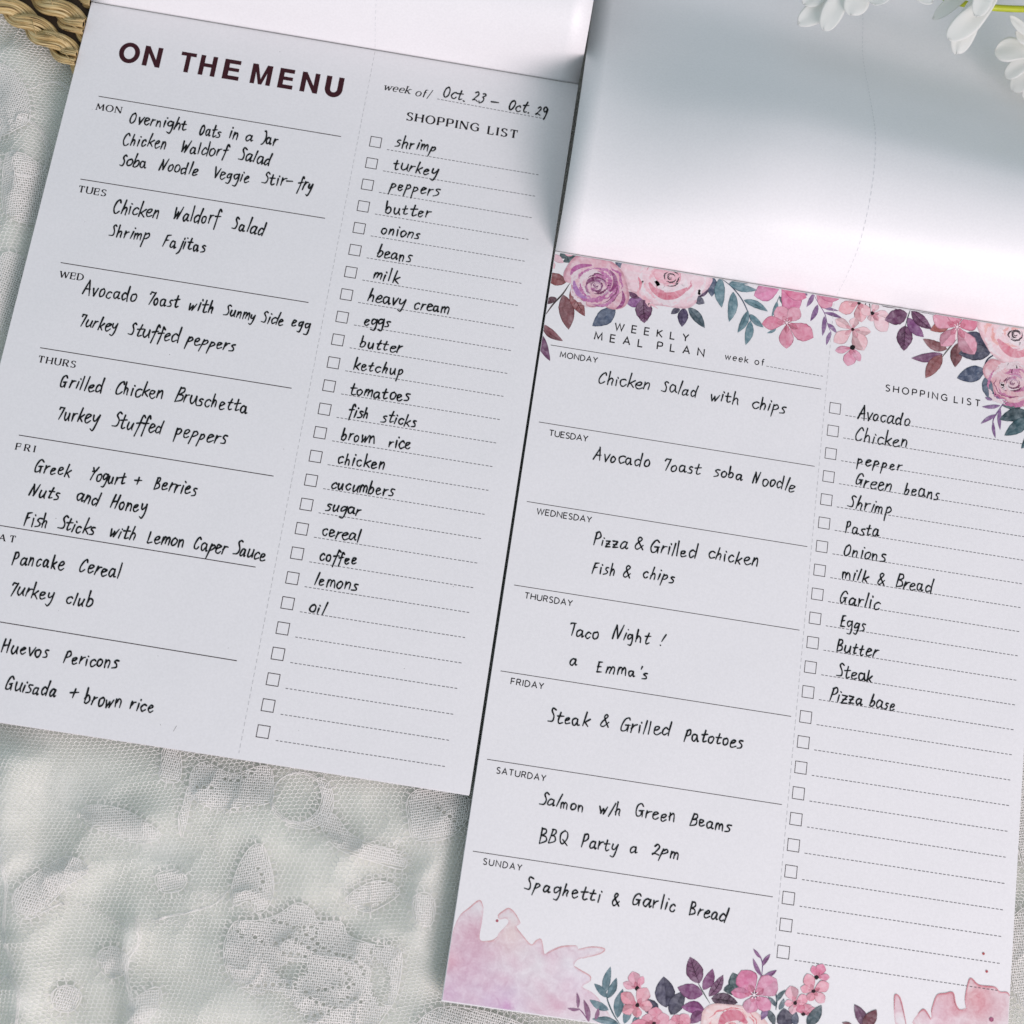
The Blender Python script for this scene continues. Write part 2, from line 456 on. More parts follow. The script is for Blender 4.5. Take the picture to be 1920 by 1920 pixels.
def smooth_poly(p, k=4):
    out = []
    m = len(p)
    for i in range(m):
        p0, p1, p2, p3 = [np.array(p[(i + q) % m], float) for q in (-1, 0, 1, 2)]
        for t in np.arange(k) / k:
            out.append(0.5 * ((2 * p1) + (-p0 + p2) * t + (2 * p0 - 5 * p1 + 4 * p2 - p3) * t ** 2 + (-p0 + 3 * p1 - 3 * p2 + p3) * t ** 3))
    return np.array(out)
def smooth_path(p, k=6):
    p = [np.array(q, float) for q in p]
    p = [2 * p[0] - p[1]] + p + [2 * p[-1] - p[-2]]
    out = []
    for i in range(1, len(p) - 2):
        for t in np.arange(k) / k:
            p0, p1, p2, p3 = p[i - 1], p[i], p[i + 1], p[i + 2]
            out.append(0.5 * ((2 * p1) + (-p0 + p2) * t + (2 * p0 - 5 * p1 + 4 * p2 - p3) * t ** 2 + (-p0 + 3 * p1 - 3 * p2 + p3) * t ** 3))
    out.append(p[-2])
    return np.array(out)
MP = []
for mo in MOTIFS:
    q = smooth_poly(mo)
    w = at_np(q, 0.001)[:, :2]
    MP.append(w)
def poly_sd(x, y, P):
    d = np.full(x.shape, 9.0); ins = np.zeros(x.shape, bool)
    for i in range(len(P)):
        ax, ay = P[i]; bx, by = P[(i + 1) % len(P)]
        vx, vy = bx - ax, by - ay
        t = np.clip(((x - ax) * vx + (y - ay) * vy) / (vx * vx + vy * vy + 1e-18), 0, 1)
        d = np.minimum(d, np.hypot(x - ax - t * vx, y - ay - t * vy))
        c = ((ay > y) != (by > y)) & (x < (bx - ax) * (y - ay) / (by - ay + 1e-18) + ax)
        ins ^= c
    return np.where(ins, -d, d)
WP = [at_np(smooth_poly(w_), 0.001)[:, :2] for w_ in WINDOWS]
BP = []
for b_ in BEADS:
    q = at_np(smooth_path(b_, 12), 0.001)[:, :2]
    L_ = np.concatenate([[0], np.cumsum(np.hypot(*np.diff(q, axis=0).T))])
    for t_ in np.arange(0, L_[-1], 0.00225):
        BP.append((np.interp(t_, L_, q[:, 0]), np.interp(t_, L_, q[:, 1])))
BP = np.array(BP)
def bead_free(x, y, r=0.00078):
    ok = np.ones(x.shape, bool)
    for bx_, by_ in BP:
        ok &= ((x - bx_) ** 2 + (y - by_) ** 2) > r * r
    return ok
def in_window(x, y):
    k_ = np.zeros(x.shape, bool)
    for W_ in WP:
        lo, hi = W_.min(0), W_.max(0)
        s_ = (x > lo[0]) & (x < hi[0]) & (y > lo[1]) & (y < hi[1])
        if s_.any(): k_[s_] |= poly_sd(x[s_], y[s_], W_) < 0
    return k_
def motif_sd(x, y):
    d = np.full(x.shape, 9.0)
    for P in MP:
        lo, hi = P.min(0) - .004, P.max(0) + .004
        s_ = (x > lo[0]) & (x < hi[0]) & (y > lo[1]) & (y < hi[1])
        if s_.any():
            d[s_] = np.minimum(d[s_], poly_sd(x[s_], y[s_], P))
    return d

def keep_region(x, y):
    pd = pad_dist(x, y)
    r = (pd > -0.004) & (x > -0.25) & (x < 0.30) & (y > -0.16) & (y < 0.36)
    return r
def warp(x, y):
    wx = np.array([noise.noise(Vector((a * 14, b * 14, 11))) for a, b in zip(x, y)])
    wy = np.array([noise.noise(Vector((a * 14, b * 14, 23))) for a, b in zip(x, y)])
    return x + wx * 0.0065, y + wy * 0.0065

def prisms(name, A, B, ra, mat, parent):
    d = B - A; L = np.linalg.norm(d, axis=1, keepdims=True) + 1e-12; d /= L
    s = np.cross(d, [0, 0, 1.0]); s /= (np.linalg.norm(s, axis=1, keepdims=True) + 1e-12)
    u = np.cross(s, d)
    r = np.asarray(ra).reshape(-1, 1) * np.ones((len(A), 1))
    V = np.stack([A - s * r - u * r * .5, A + s * r - u * r * .5, A + u * r, B - s * r - u * r * .5, B + s * r - u * r * .5, B + u * r], 1).reshape(-1, 3)
    base = (np.arange(len(A)) * 6)[:, None]
    Q = np.array([[0, 1, 4, 3], [1, 2, 5, 4], [2, 0, 3, 5]]).reshape(1, 12)
    idx = (base + Q).ravel().astype(np.int32)
    me = bpy.data.meshes.new(name)
    me.vertices.add(len(V)); me.vertices.foreach_set('co', V.astype(np.float32).ravel())
    me.loops.add(len(idx)); me.loops.foreach_set('vertex_index', idx)
    nf = len(idx) // 4
    me.polygons.add(nf)
    me.polygons.foreach_set('loop_start', (np.arange(nf) * 4).astype(np.int32))
    me.polygons.foreach_set('loop_total', np.full(nf, 4, dtype=np.int32))
    me.update(calc_edges=True)
    me.materials.append(mat)
    o = link(bpy.data.objects.new(name, me), parent)
    tag(o, kind='stuff')
    return o

# hexagonal net
def build_net():
    a = 0.00086                        # side of a cell
    rot = -0.22
    dx, dy = a * 1.5 * 1.12, a * math.sqrt(3) * 0.84
    A, B = [], []
    ni, nj = int(0.75 / dx), int(0.75 / dy)
    I, J = np.meshgrid(np.arange(-ni // 2, ni // 2), np.arange(-nj // 2, nj // 2))
    I = I.ravel(); J = J.ravel()
    cx = I * dx; cy = (J + 0.5 * (I % 2)) * dy
    cr, sr = math.cos(rot), math.sin(rot)
    def tr(x, y): return cr * x - sr * y + 0.02, sr * x + cr * y + 0.10
    X, Y = tr(cx, cy)
    k = keep_region(X, Y)
    cx, cy = cx[k], cy[k]
    def corner(q):
        an = q * math.pi / 3
        return cx + a * 1.12 * math.cos(an), cy + a * 0.97 * math.sin(an) 
    cs = [corner(q) for q in range(6)]
    P, Q = [], []
    for q in (0, 1, 2):
        P.append(np.stack(cs[q], 1)); Q.append(np.stack(cs[q + 1], 1))
    P = np.concatenate(P); Q = np.concatenate(Q)
    def fin(p):
        x, y = tr(p[:, 0], p[:, 1])
        return np.stack(warp(x, y), 1)
    P = fin(P); Q = fin(Q)
    m = (P + Q) / 2
    sd = motif_sd(m[:, 0], m[:, 1])
    ok = ((sd > 0.0011) | in_window(m[:, 0], m[:, 1])) & bead_free(m[:, 0], m[:, 1], 0.0007)
    return P[ok], Q[ok]
P, Q = build_net()
def lift(p, dz):
    return np.concatenate([p, (height(p[:, 0], p[:, 1]) + dz)[:, None]], 1)
jz = rng.normal(0, 0.00008, len(P))
A3, B3 = lift(P, 0.0009), lift(Q, 0.0009)
prisms('net_threads', A3, B3, rng.uniform(0.000115, 0.000185, len(P)), M_net, cloth)

# woven motifs: fine crossing threads, an outline cord and short ties across the open ring
wa, wb, wr = [], [], []
for mi, Pm in enumerate(MP):
    lo, hi = Pm.min(0), Pm.max(0)
    if not keep_region(np.array([(lo[0] + hi[0]) / 2]), np.array([(lo[1] + hi[1]) / 2]))[0] and pad_dist(np.array([lo[0], hi[0]]), np.array([lo[1], hi[1]])).max() < -0.004:
        continue
    an = 0.10 + 0.25 * math.sin(mi * 1.7)
    cc = (lo + hi) / 2; R_ = np.hypot(*(hi - lo)) / 2
    for dirn, sp in ((an, 0.00082), (an + math.pi / 2, 0.00066)):
        cx_, sx_ = math.cos(dirn), math.sin(dirn)
        nl = int(R_ / sp) + 1
        st = 0.0013
        ts = np.arange(-R_, R_, st)
        for l in range(-nl, nl + 1):
            o_ = l * sp
            x = cc[0] + ts * cx_ - o_ * sx_; y = cc[1] + ts * sx_ + o_ * cx_
            wob = 0.00016 * np.sin(ts * 2600 + l * 2.1)
            x = x - wob * sx_; y = y + wob * cx_
            sd = poly_sd(x, y, Pm)
            ok = (sd[:-1] < 0) & (sd[1:] < 0.0002) & (pad_dist(x[:-1], y[:-1]) > -0.004)
            if ok.any():
                wa.append(np.stack([x[:-1][ok], y[:-1][ok]], 1)); wb.append(np.stack([x[1:][ok], y[1:][ok]], 1)); wr.append(np.full(ok.sum(), 0.00020))
    ring = Pm
    nx = np.roll(ring, -1, 0)
    ok = pad_dist(ring[:, 0], ring[:, 1]) > -0.004
    wa.append(ring[ok]); wb.append(nx[ok]); wr.append(np.full(ok.sum(), 0.00018))
    dd = nx - ring; ln = np.hypot(dd[:, 0], dd[:, 1])
    area = np.sum(ring[:, 0] * nx[:, 1] - nx[:, 0] * ring[:, 1])
    sgn = 1 if area > 0 else -1
    s_tot = 0.0
    for i in range(len(ring)):
        t = 0
        while s_tot + (ln[i] - t) > 0.0021:
            t += 0.0021 - s_tot; s_tot = 0.0
            p = ring[i] + dd[i] / ln[i] * t
            nn = np.array([dd[i][1], -dd[i][0]]) / ln[i] * sgn
            if pad_dist(p[:1], p[1:])[0] > -0.004:
                for off in (-.0003, .0003):
                    wa.append(p[None]); wb.append((p + nn * 0.0017 + dd[i] / ln[i] * off)[None]); wr.append(np.array([0.00012]))
        s_tot += ln[i] - t
WA, WB, WR = np.concatenate(wa), np.concatenate(wb), np.concatenate(wr)
mid_ = (WA + WB) / 2
ok = bead_free(mid_[:, 0], mid_[:, 1]) & ~in_window(mid_[:, 0], mid_[:, 1])
WA, WB, WR = WA[ok], WB[ok], WR[ok]
# a fine cord round every open bead
ba, bb = [], []
for bx_, by_ in BP:
    ra_, rb_ = 0.00088 * rng.uniform(.9, 1.15), 0.00070 * rng.uniform(.9, 1.15)
    an = np.linspace(0, 2 * math.pi, 9)
    c_ = np.stack([bx_ + ra_ * np.cos(an), by_ + rb_ * np.sin(an)], 1)
    ba.append(c_[:-1]); bb.append(c_[1:])
ba, bb = np.concatenate(ba), np.concatenate(bb)
ok = pad_dist(ba[:, 0], ba[:, 1]) > -0.003
WA = np.concatenate([WA, ba[ok]]); WB = np.concatenate([WB, bb[ok]]); WR = np.concatenate([WR, np.full(ok.sum(), 0.00015)])
prisms('woven_motifs', lift(WA, 0.0011), lift(WB, 0.0011), WR, M_weave, cloth)

# the cords of raised scalloped rings
def cord_obj(name, paths, r, mat, parent, dz):
    a_, b_ = [], []
    for pts in paths:
        w = at_np(smooth_path(pts, 8), 0.001)[:, :2]
        for off in (-0.0004, -0.0001, 0.0003):
            w2 = w + off + rng.normal(0, 0.00008, w.shape)
            a_.append(w2[:-1]); b_.append(w2[1:])
    a_ = np.concatenate(a_); b_ = np.concatenate(b_)
    ok = pad_dist(a_[:, 0], a_[:, 1]) > -0.002
    return prisms(name, lift(a_[ok], dz), lift(b_[ok], dz), r, mat, parent)
circ = lambda cx, cy, rx, ry: [(cx + rx * math.cos(t / 10 * 2 * math.pi), cy + ry * math.sin(t / 10 * 2 * math.pi)) for t in range(11)]
cord_obj('scallop_cords', [circ(560, 1495, 50, 47), circ(45, 285, 46, 55), z3((100, 1620), (60, 1610), (0, 1690), (-40, 1760)),
                           z3((100, 1620), (160, 1700), (155, 1800), (140, 1930)), z3((850, 1250), (870, 1400), (790, 1560), (830, 1760), (850, 1880)),
                           z3((0, 700), (60, 1000), (40, 1350), (130, 1560)), z3((960, 1270), (1300, 1190), (1420, 1090)),
                           [(60, 170), (100, 150), (140, 170)], z3((420, 1180), (380, 1170), (260, 1230)), [(1905, 1300), (1960, 1380), (1930, 1480)]],
         0.00013, M_weave, cloth, 0.0012)

# sheer veils: raised soft folds of the top tulle
def veil(name, x0, y0, x1, y1, blobs, dz, step=14):
    xs = np.arange(x0, x1, step); ys = np.arange(y0, y1, step)
    g = np.stack(np.meshgrid(xs, ys), -1).reshape(-1, 2)
    w = at_np(g, 0.002)
    al = np.zeros(len(g))
    for bx_, by_, rx, ry, rt, am in blobs:
        c_, s_ = math.cos(rt), math.sin(rt)
        u = ((g[:, 0] - bx_) * c_ + (g[:, 1] - by_) * s_) / rx; v_ = (-(g[:, 0] - bx_) * s_ + (g[:, 1] - by_) * c_) / ry
        al = np.maximum(al, am * np.exp(-(u * u + v_ * v_) ** 1.3))
    edge = np.minimum(np.minimum(g[:, 0] - x0, xs[-1] - g[:, 0]), np.minimum(g[:, 1] - y0, ys[-1] - g[:, 1])) / (3.0 * step)
    al *= np.clip(edge, 0, 1) * 0.52
    pdv = pad_dist(w[:, 0], w[:, 1])
    h = height(w[:, 0], w[:, 1]) + 0.0012 + dz * smooth((pdv - 0.001) / 0.02)
    h = np.where(pdv < 0.001, 0.0008, h)
    nx_, ny_ = len(xs), len(ys)
    fc = [(j * nx_ + i, (j + 1) * nx_ + i, (j + 1) * nx_ + i + 1, j * nx_ + i + 1) for j in range(ny_ - 1) for i in range(nx_ - 1) if max(pdv[j * nx_ + i], pdv[(j + 1) * nx_ + i + 1]) > -0.003]
    vv = [(a, b, c) for a, b, c in zip(w[:, 0], w[:, 1], h)]
    o = mesh_obj(name, vv, fc, M_veil, cloth, smooth=True, cols=[(a, a, a, 1) for a in al])
    return o
veil('tulle_fold', -120, 1330, 900, 2050, [(130, 1490, 130, 75, -.2, .80), (300, 1600, 110, 55, .4, .75), (80, 1620, 90, 80, 0, .50), (330, 1700, 110, 60, -.2, .42),
     (60, 1400, 60, 40, .3, .7), (15, 1600, 30, 190, -.08, .65), (245, 1770, 16, 60, .1, .85), (280, 1890, 50, 45, .2, .8), (170, 1770, 120, 60, 1.2, .35),
     (640, 1620, 120, 60, .2, .30), (430, 1880, 120, 50, .2, .55), (800, 1700, 60, 170, .05, .45), (60, 1870, 25, 30, 0, .8), (720, 1850, 120, 60, .5, .3), (160, 1560, 330, 190, 0, .30), (600, 1750, 420, 330, 0, .22)], 0.0025)
veil('tulle_fold', -200, 80, 260, 1340, [(0, 200, 60, 120, .2, .55), (70, 300, 120, 160, .1, .30), (0, 600, 60, 200, .3, .45), (-20, 900, 60, 240, 0, .5), (40, 150, 60, 50, 0, .35)], 0.0015)
veil('tulle_fold', 1840, 900, 2200, 2000, [(1960, 1400, 70, 300, 0, .4), (1960, 1800, 60, 150, 0, .5)], 0.0010)

# ------------------------------------------------------------------ 2D ribbons for pen and print
def ribbon(pts, widths, caps='round', closed=False):
    """flat ribbon about a 2D polyline; returns verts2d, faces"""
    P = [np.array(p, float) for p in pts]
    out = [P[0]]; ws = [widths[0]]
    for p, w_ in zip(P[1:], widths[1:]):
        if np.hypot(*(p - out[-1])) > 1e-9:
            out.append(p); ws.append(w_)
    P = out; m = len(P)
    if m < 2:
        P = [P[0], P[0] + np.array([1e-5, 0])]; ws = ws * 2; m = 2
    V, Fc = [], []
    for i in range(m):
        if closed:
            d0 = P[i] - P[i - 1]; d1 = P[(i + 1) % m] - P[i]
        else:
            d0 = P[i] - P[i - 1] if i > 0 else P[1] - P[0]
            d1 = P[i + 1] - P[i] if i < m - 1 else P[-1] - P[-2]
        d0 = d0 / (np.hypot(*d0) + 1e-12); d1 = d1 / (np.hypot(*d1) + 1e-12)
        n0 = np.array([-d0[1], d0[0]]); n1 = np.array([-d1[1], d1[0]])
        nn = n0 + n1; L = np.hypot(*nn)
        nn = n0 if L < 0.2 else nn / L
        k = 1.0 / max(0.45, float(nn @ n0))
        V.append(P[i] + nn * ws[i] / 2 * k); V.append(P[i] - nn * ws[i] / 2 * k)
    for i in range(m - 1 if not closed else m):
        j = (i + 1) % m
        Fc.append((2 * i, 2 * i + 1, 2 * j + 1, 2 * j))
    if caps == 'round' and not closed:
        for end in (0, m - 1):
            d = (P[0] - P[1]) if end == 0 else (P[-1] - P[-2])
            a0 = math.atan2(d[1], d[0]); r = ws[end] / 2
            base = len(V)
            for q in range(7):
                an = a0 - math.pi / 2 + q * math.pi / 6
                V.append(P[end] + r * np.array([math.cos(an), math.sin(an)]))
            Fc.append(tuple(range(base, base + 7)))
    return V, Fc

class Flat:
    """collects flat ink shapes that lie on a page"""
    def __init__(s, z): s.V = []; s.F = []; s.Cl = []; s.z = z; s.k = 0
    def add(s, V, Fc, z=None, cols=None):
        b = len(s.V); z = (s.z + s.k * 2e-7) if z is None else z
        for p in V: s.V.append((p[0], p[1], z))
        for f_ in Fc: s.F.append(tuple(b + i for i in f_))
        if cols is not None: s.Cl += cols
        s.k += 1
    def build(s, name, mat, parent, label=None):
        # all faces look up
        F2_ = []
        for f_ in s.F:
            a = 0
            for i in range(len(f_)):
                x0, y0 = s.V[f_[i]][:2]; x1, y1 = s.V[f_[(i + 1) % len(f_)]][:2]
                a += x0 * y1 - x1 * y0
            F2_.append(f_ if a > 0 else tuple(reversed(f_)))
        o = mesh_obj(name, s.V, F2_, mat, parent, cols=s.Cl if s.Cl else None)
        if label: o['label'] = label
        return o
Z_PRINT, Z_FLOR, Z_PEN = ZP + 0.00003, ZP + 0.00002, ZP + 0.0001

# ------------------------------------------------------------------ pen alphabet (x height 10)
PEN = {
 'a': (11.5, '7.5,9 4,10 1,7 1,2 3.5,0 6.5,3 8,8|8,9.5 8,3 9,.3 11,1.5'), 'b': (10.5, '2,19 1,0|1,5 4,9.5 7.5,8 7.5,3 4,0 1,1'),
 'c': (9.5, '8,8.5 5.5,10 2,8 1,4 3,.3 6,.3 8.5,2.5'), 'd': (11.5, '7,8.5 4,10 1,6.5 1,2 3.5,0 7,3|9.3,19 8.5,8 8.5,-.5'),
 'e': (10, '1.5,5 5,6 7.5,8.5 5.5,10 2.5,9 1,5 2,1 5,0 9,2.5'), 'f': (9, '9,16 7,19 5.5,17 4.5,6 3,-6|.5,9 9,10.5'),
 'g': (10.5, '8,9 4,10 1,7 2,3 5,3.5 8,8|8.3,10 8.5,0 6.5,-7 2,-6.5'), 'h': (10, '2.5,19 1,0|1.3,5 4.5,9.5 7,8 7,3 7.3,0'),
 'i': (5.5, '2.3,10 1.6,0|3.4,14.6 3.9,13.6'), 'j': (7, '5.5,10 4.5,-3 1,-7|6.4,14.5 6.9,13.5'),
 'k': (10, '2.5,19 1,0|8.5,10 2.3,4.5|3,5.3 8.5,0'), 'l': (5.5, '3,19 1.5,0'),
 'm': (12.5, '1.2,9.5 1,0|1.2,6 3.5,10 5.6,8 5.6,1|5.6,6 8,10 10.4,8 10.6,0'), 'n': (10, '1.3,10 1,0|1.2,5.5 4.5,10 7,8 7.2,0'),
 'o': (10, '5,10 1.5,8 1,3 3.5,0 7,2 8,7 5.5,10 4,9.5'), 'p': (10.5, '2.3,10 .3,-8|2.2,8 6,10.3 8.3,7 5,3.3 1.5,2.5'),
 'r': (8.5, '1.8,10 1,0|1.3,5 4,9 7.5,10'), 's': (9, '7.5,10 4,10 2.5,7.5 6.5,4.5 6,1 .5,-.3'),
 't': (9.5, '4.5,16 3.2,4 4.5,.3 8.5,2|.3,9.8 8.5,11'), 'u': (11, '1.3,10 1,3.5 3.5,0 6.5,3 8.3,9|8.5,10 8.3,3 9.5,0'),
 'v': (9, '1,10 4,0 4,0 8.5,11'), 'w': (13.5, '1,10 3,0 3,0 6.5,8 6.5,8 8,.3 8,.3 12.5,11'),
 'y': (10.5, '1.3,10 1.6,4.5 4.5,3.5 8,9|8.8,10.5 7.5,-1 5,-7.5 1,-6'), 'z': (10, '1,10 7.5,10 7.5,10 1.3,0 1.3,0 9,.7|2,5 6.8,5.3'),
 'A': (12, '.5,0 6.5,18 6.5,18 9.8,-1|2.5,6.5 9.8,7.5'), 'B': (11, '2.3,17.5 1,-.5|2,17 6.8,17 7.2,12.5 2.2,9|2.2,9 7.5,8.5 8.6,3 1.2,-.3'),
 'C': (11, '9.5,14.5 7.5,18 3.5,15 1,7 2.5,.8 6,.4 9.5,3.5'), 'E': (10.5, '3,17 1.3,.5|3,17 9,18|2,9.3 7.5,10.2|1.2,.5 8.8,1.2'),
 'F': (10.5, '2.8,17 1,-.5|2.8,17 9.5,18.2|2,10 8,11'), 'G': (12.5, '10,15 7.5,18 3.5,15 1,7 2.5,.5 7,2 9,8|5.5,8 11,9|9.2,8.5 9.5,0'),
 'H': (12, '3,17.5 1,0|10.5,18 8.8,-.5|2,8.5 9.8,10'), 'J': (8, '3,17 5.7,17 6.5,9 4,.5 1.5,-1.5'),
 'L': (10, '3,17 1.5,2 1.5,2 3.5,1 9,2.5'), 'N': (13, '.6,0 3.3,17.5 3.3,17.5 7,1 7,1 12,19'),
 'O': (11, '5.5,18 1.8,14 1,5 4,0 8.3,4 9.2,13 6,18 4.4,17'), 'P': (10.5, '3,17 .8,-1|2.5,16.5 7.5,18 9,13 6,9 2,8'),
 'Q': (12.5, '5,17.5 1.3,13 2,4 6,.6 9.6,8 8.6,15 5.3,17.5|5.5,6 12,-1'), 'S': (10, '9.5,16.5 6,18.3 3.8,14.5 7.8,8 6.5,1.5 .3,1'),
 'T': (9.5, '.5,15.5 1.5,17.5 1.5,17.5 9,17.5|6.8,17.5 4.3,-.5'), 'Z': (9, '1,17 8,17'), '7': (9.5, '.8,14 1.5,17 1.5,17 8.5,17 8.5,17 4,-.5'),
 'V': (9.5, '1,16 4,0 4,0 9,15'), 'W': (14.5, '1.3,16.5 3,0 3,0 7,11 7,11 8.3,0 8.3,0 14,18'), 'Y': (11, '1.3,17 5,9.5|10,18 5,9.5 3.3,-.5|2,12 9,13'),
 '2': (9.5, '1.3,12.5 4.5,15.5 7.3,12 4.5,5 .8,.5 .8,.5 4,2 9,.8'), '3': (9.5, '1.3,14.5 5,16 6.8,12.5 3.5,9 7,7 7.5,2.5 3.5,-1.5 .5,.5'),
 '9': (9.5, '7.5,13 4,15.5 1.2,11 4,7.5 7.8,12.5 7.8,12.5 7.3,2 5.3,-5.5'),
 '&': (13, '11,0 3.3,12 5,17 8,14.5 2.3,6.5 1.5,1.5 5,-.3 10.5,6.5'), '+': (11.5, '6,13 4.5,1|0,7 11,8.3'), '-': (9, '0,8 8,8.5'),
 '.': (6, '1.5,1 2.2,.3'), '!': (6, '6,17 3,6|1.8,1 2.4,.4'), "'": (4, '3,19 2.2,14'), '/': (8, '8,19 .5,-2'), '_': (14, '0,6 12,6'),
}
def pen_glyph(ch):
    adv, st = PEN[ch]
    res = []
    for s_ in st.split('|'):
        pts = [tuple(map(float, q.split(','))) for q in s_.split()]
        runs = [[pts[0]]]
        for a, b in zip(pts[:-1], pts[1:]):
            if a == b: runs.append([b])
            else: runs[-1].append(b)
        res.append([r for r in runs if len(r) > 1])
    return adv, res
class Line2:
    """maps text units onto the page between two pixel points of a baseline"""
    def __init__(s, p0, p1, up, F, shear=0.0):
        a = at(*p0); b = at(*p1)
        s.o = np.array(a[:2]); d = np.array(b[:2]) - s.o
        s.L = np.hypot(*d); s.d = d / s.L; s.up = np.array([-s.d[1], s.d[0]])
        q = at(p0[0] + .155 * up, p0[1] - .988 * up)      # up: glyph height in pixels
        s.h = (q - a).length
        s.shear = shear
    def m(s, x, y): return s.o + s.d * (x + s.shear * y) + s.up * y
rp = random.Random(3)
def write(text, x0, y0, x1, y1, xh, parent, pen=2.65, label=True):
    ln = Line2((x0, y0), (x1, y1), xh * 0.86, None, shear=0.09)
    nat = sum(PEN[c][0] for c in text) - 1.5
    kx = ln.L / nat; ky = ln.h / 10.0
    kx = kx
    fl = Flat(Z_PEN)
    x = 0.0
    pw = pen * S / FOC
    # letters keep a natural width: surplus becomes gaps
    gl = min(.94, 1.15 * ky / kx)
    for ch in text:
        adv, strokes = pen_glyph(ch)
        cellw = adv * kx
        gx_ = kx * gl
        off = (cellw - adv * gx_) * 0.4
        bx_ = rp.uniform(-1.1, 1.1) * ky; sc_ = rp.uniform(.87, 1.12); rt = rp.uniform(-.09, .08); sx_ = rp.uniform(.88, 1.0)
        pr_ = rp.uniform(.9, 1.1)
        for st in strokes:
            for run in st:
                rr = [(px + rp.uniform(-.55, .55), py + rp.uniform(-.55, .55)) for px, py in run]
                sp = smooth_path(rr, 6) if len(rr) > 2 else smooth_path([rr[0], ((rr[0][0] + rr[1][0]) / 2 + rp.uniform(-.25, .25), (rr[0][1] + rr[1][1]) / 2), rr[1]], 4)
                m_ = len(sp)
                P2 = [ln.m(x + off + gx_ * (q[0] * sx_ + rt * q[1]) * sc_, bx_ + ky * q[1] * sc_) for q in sp]
                ws = [pw * pr_ * (1.08 - 0.34 * (i / (m_ - 1)) ** 2 + 0.12 * math.sin(i * .6 + x * 9000)) for i in range(m_)]
                V, Fc = ribbon(P2, ws)
                fl.add(V, Fc)
        x += cellw
    return fl.build('handwriting', M_pen, parent, 'handwritten words ' + text.replace('7', 'T') if label else None)

# ------------------------------------------------------------------ printed alphabet (cap height 10); '~' marks a curved run
CAPS = {
 'A': (8.6, '0,0 4.3,10 8.6,0|1.5,3.4 7.1,3.4'), 'D': (8, '0,0 0,10|~0,10 3,10 6.5,8.3 7.8,5 6.5,1.7 3,0 0,0'), 'E': (6.2, '6.2,10 0,10 0,0 6.2,0|0,5.2 5.6,5.2'),
 'F': (6, '0,0 0,10 6,10|0,5 5.4,5'), 'G': (8.8, '~8.2,8.4 5,10 1.5,8.3 0,5 1.5,1.5 5,0 8.5,1|8.5,.8 8.5,4.8 5.5,4.8'), 'H': (7.8, '0,0 0,10|7.8,0 7.8,10|0,5.2 7.8,5.2'),
 'I': (.6, '.3,0 .3,10'), 'K': (7, '0,0 0,10|6.5,10 0,4.6|1.4,5.8 7,0'), 'L': (5.8, '0,10 0,0 5.8,0'), 'M': (9.6, '0,0 .8,10 4.8,2 8.8,10 9.6,0'),
 'N': (8, '0,0 0,10 8,0 8,10'), 'O': (9.6, '~o'), 'P': (6.4, '0,0 0,10|~0,10 3,10 5.8,9.4 6.3,7.3 5.8,5.2 3,4.5 0,4.5'),
 'R': (6.9, '0,0 0,10|~0,10 3,10 5.8,9.4 6.2,7.4 5.5,5.5 3,4.9 0,4.9|3.5,4.9 6.9,0'), 'S': (6, '~5.6,9 3.2,10 .8,9 .5,7 2,5.7 4.3,4.7 5.9,3 5.2,.8 2.8,0 .2,.9'),
 'T': (7.4, '0,10 7.4,10|3.7,10 3.7,0'), 'U': (7.8, '~0,10 0,6 .1,3 1.2,.8 3.9,0 6.6,.8 7.7,3 7.8,6 7.8,10'), 'W': (12, '0,10 3,0 6,9.6 9,0 12,10'), 'Y': (7.6, '0,10 3.8,4.8 7.6,10|3.8,4.8 3.8,0'),
 'w': (9, '0,7 2.2,0 4.5,6.4 6.8,0 9,7'), 'e': (5.8, '~.2,3.7 3,3.8 5.7,3.9 4.9,6.5 3,7 1,6.1 .1,3.6 .9,1 3,0 5.2,.7'), 'k': (5.8, '0,0 0,11|5.2,7 0,3.2|1.4,4.3 5.8,0'),
 'o': (6.6, '~q'), 'f': (4.2, '~4.2,10.8 2.6,11 1.7,9.6 1.6,7 1.6,4 1.6,0|0,6.8 3.9,6.8'), '/': (3.6, '3.6,12 0,-2'),
}
def cap_runs(ch):
    adv, st = CAPS[ch]
    out = []
    for s_ in st.split('|'):
        if s_ in ('~o', '~q'):
            rx, ry, cy = (4.8, 5.1, 5) if s_ == '~o' else (3.3, 3.6, 3.5)
            out.append((True, True, [(rx + rx * math.cos(t / 28 * 2 * math.pi), cy + ry * math.sin(t / 28 * 2 * math.pi)) for t in range(28)]))
        else:
            cur = s_[0] == '~'
            pts = [tuple(map(float, q.split(','))) for q in s_.lstrip('~').split()]
            out.append((cur, False, smooth_path(pts, 6).tolist() if cur else pts))
    return adv, out
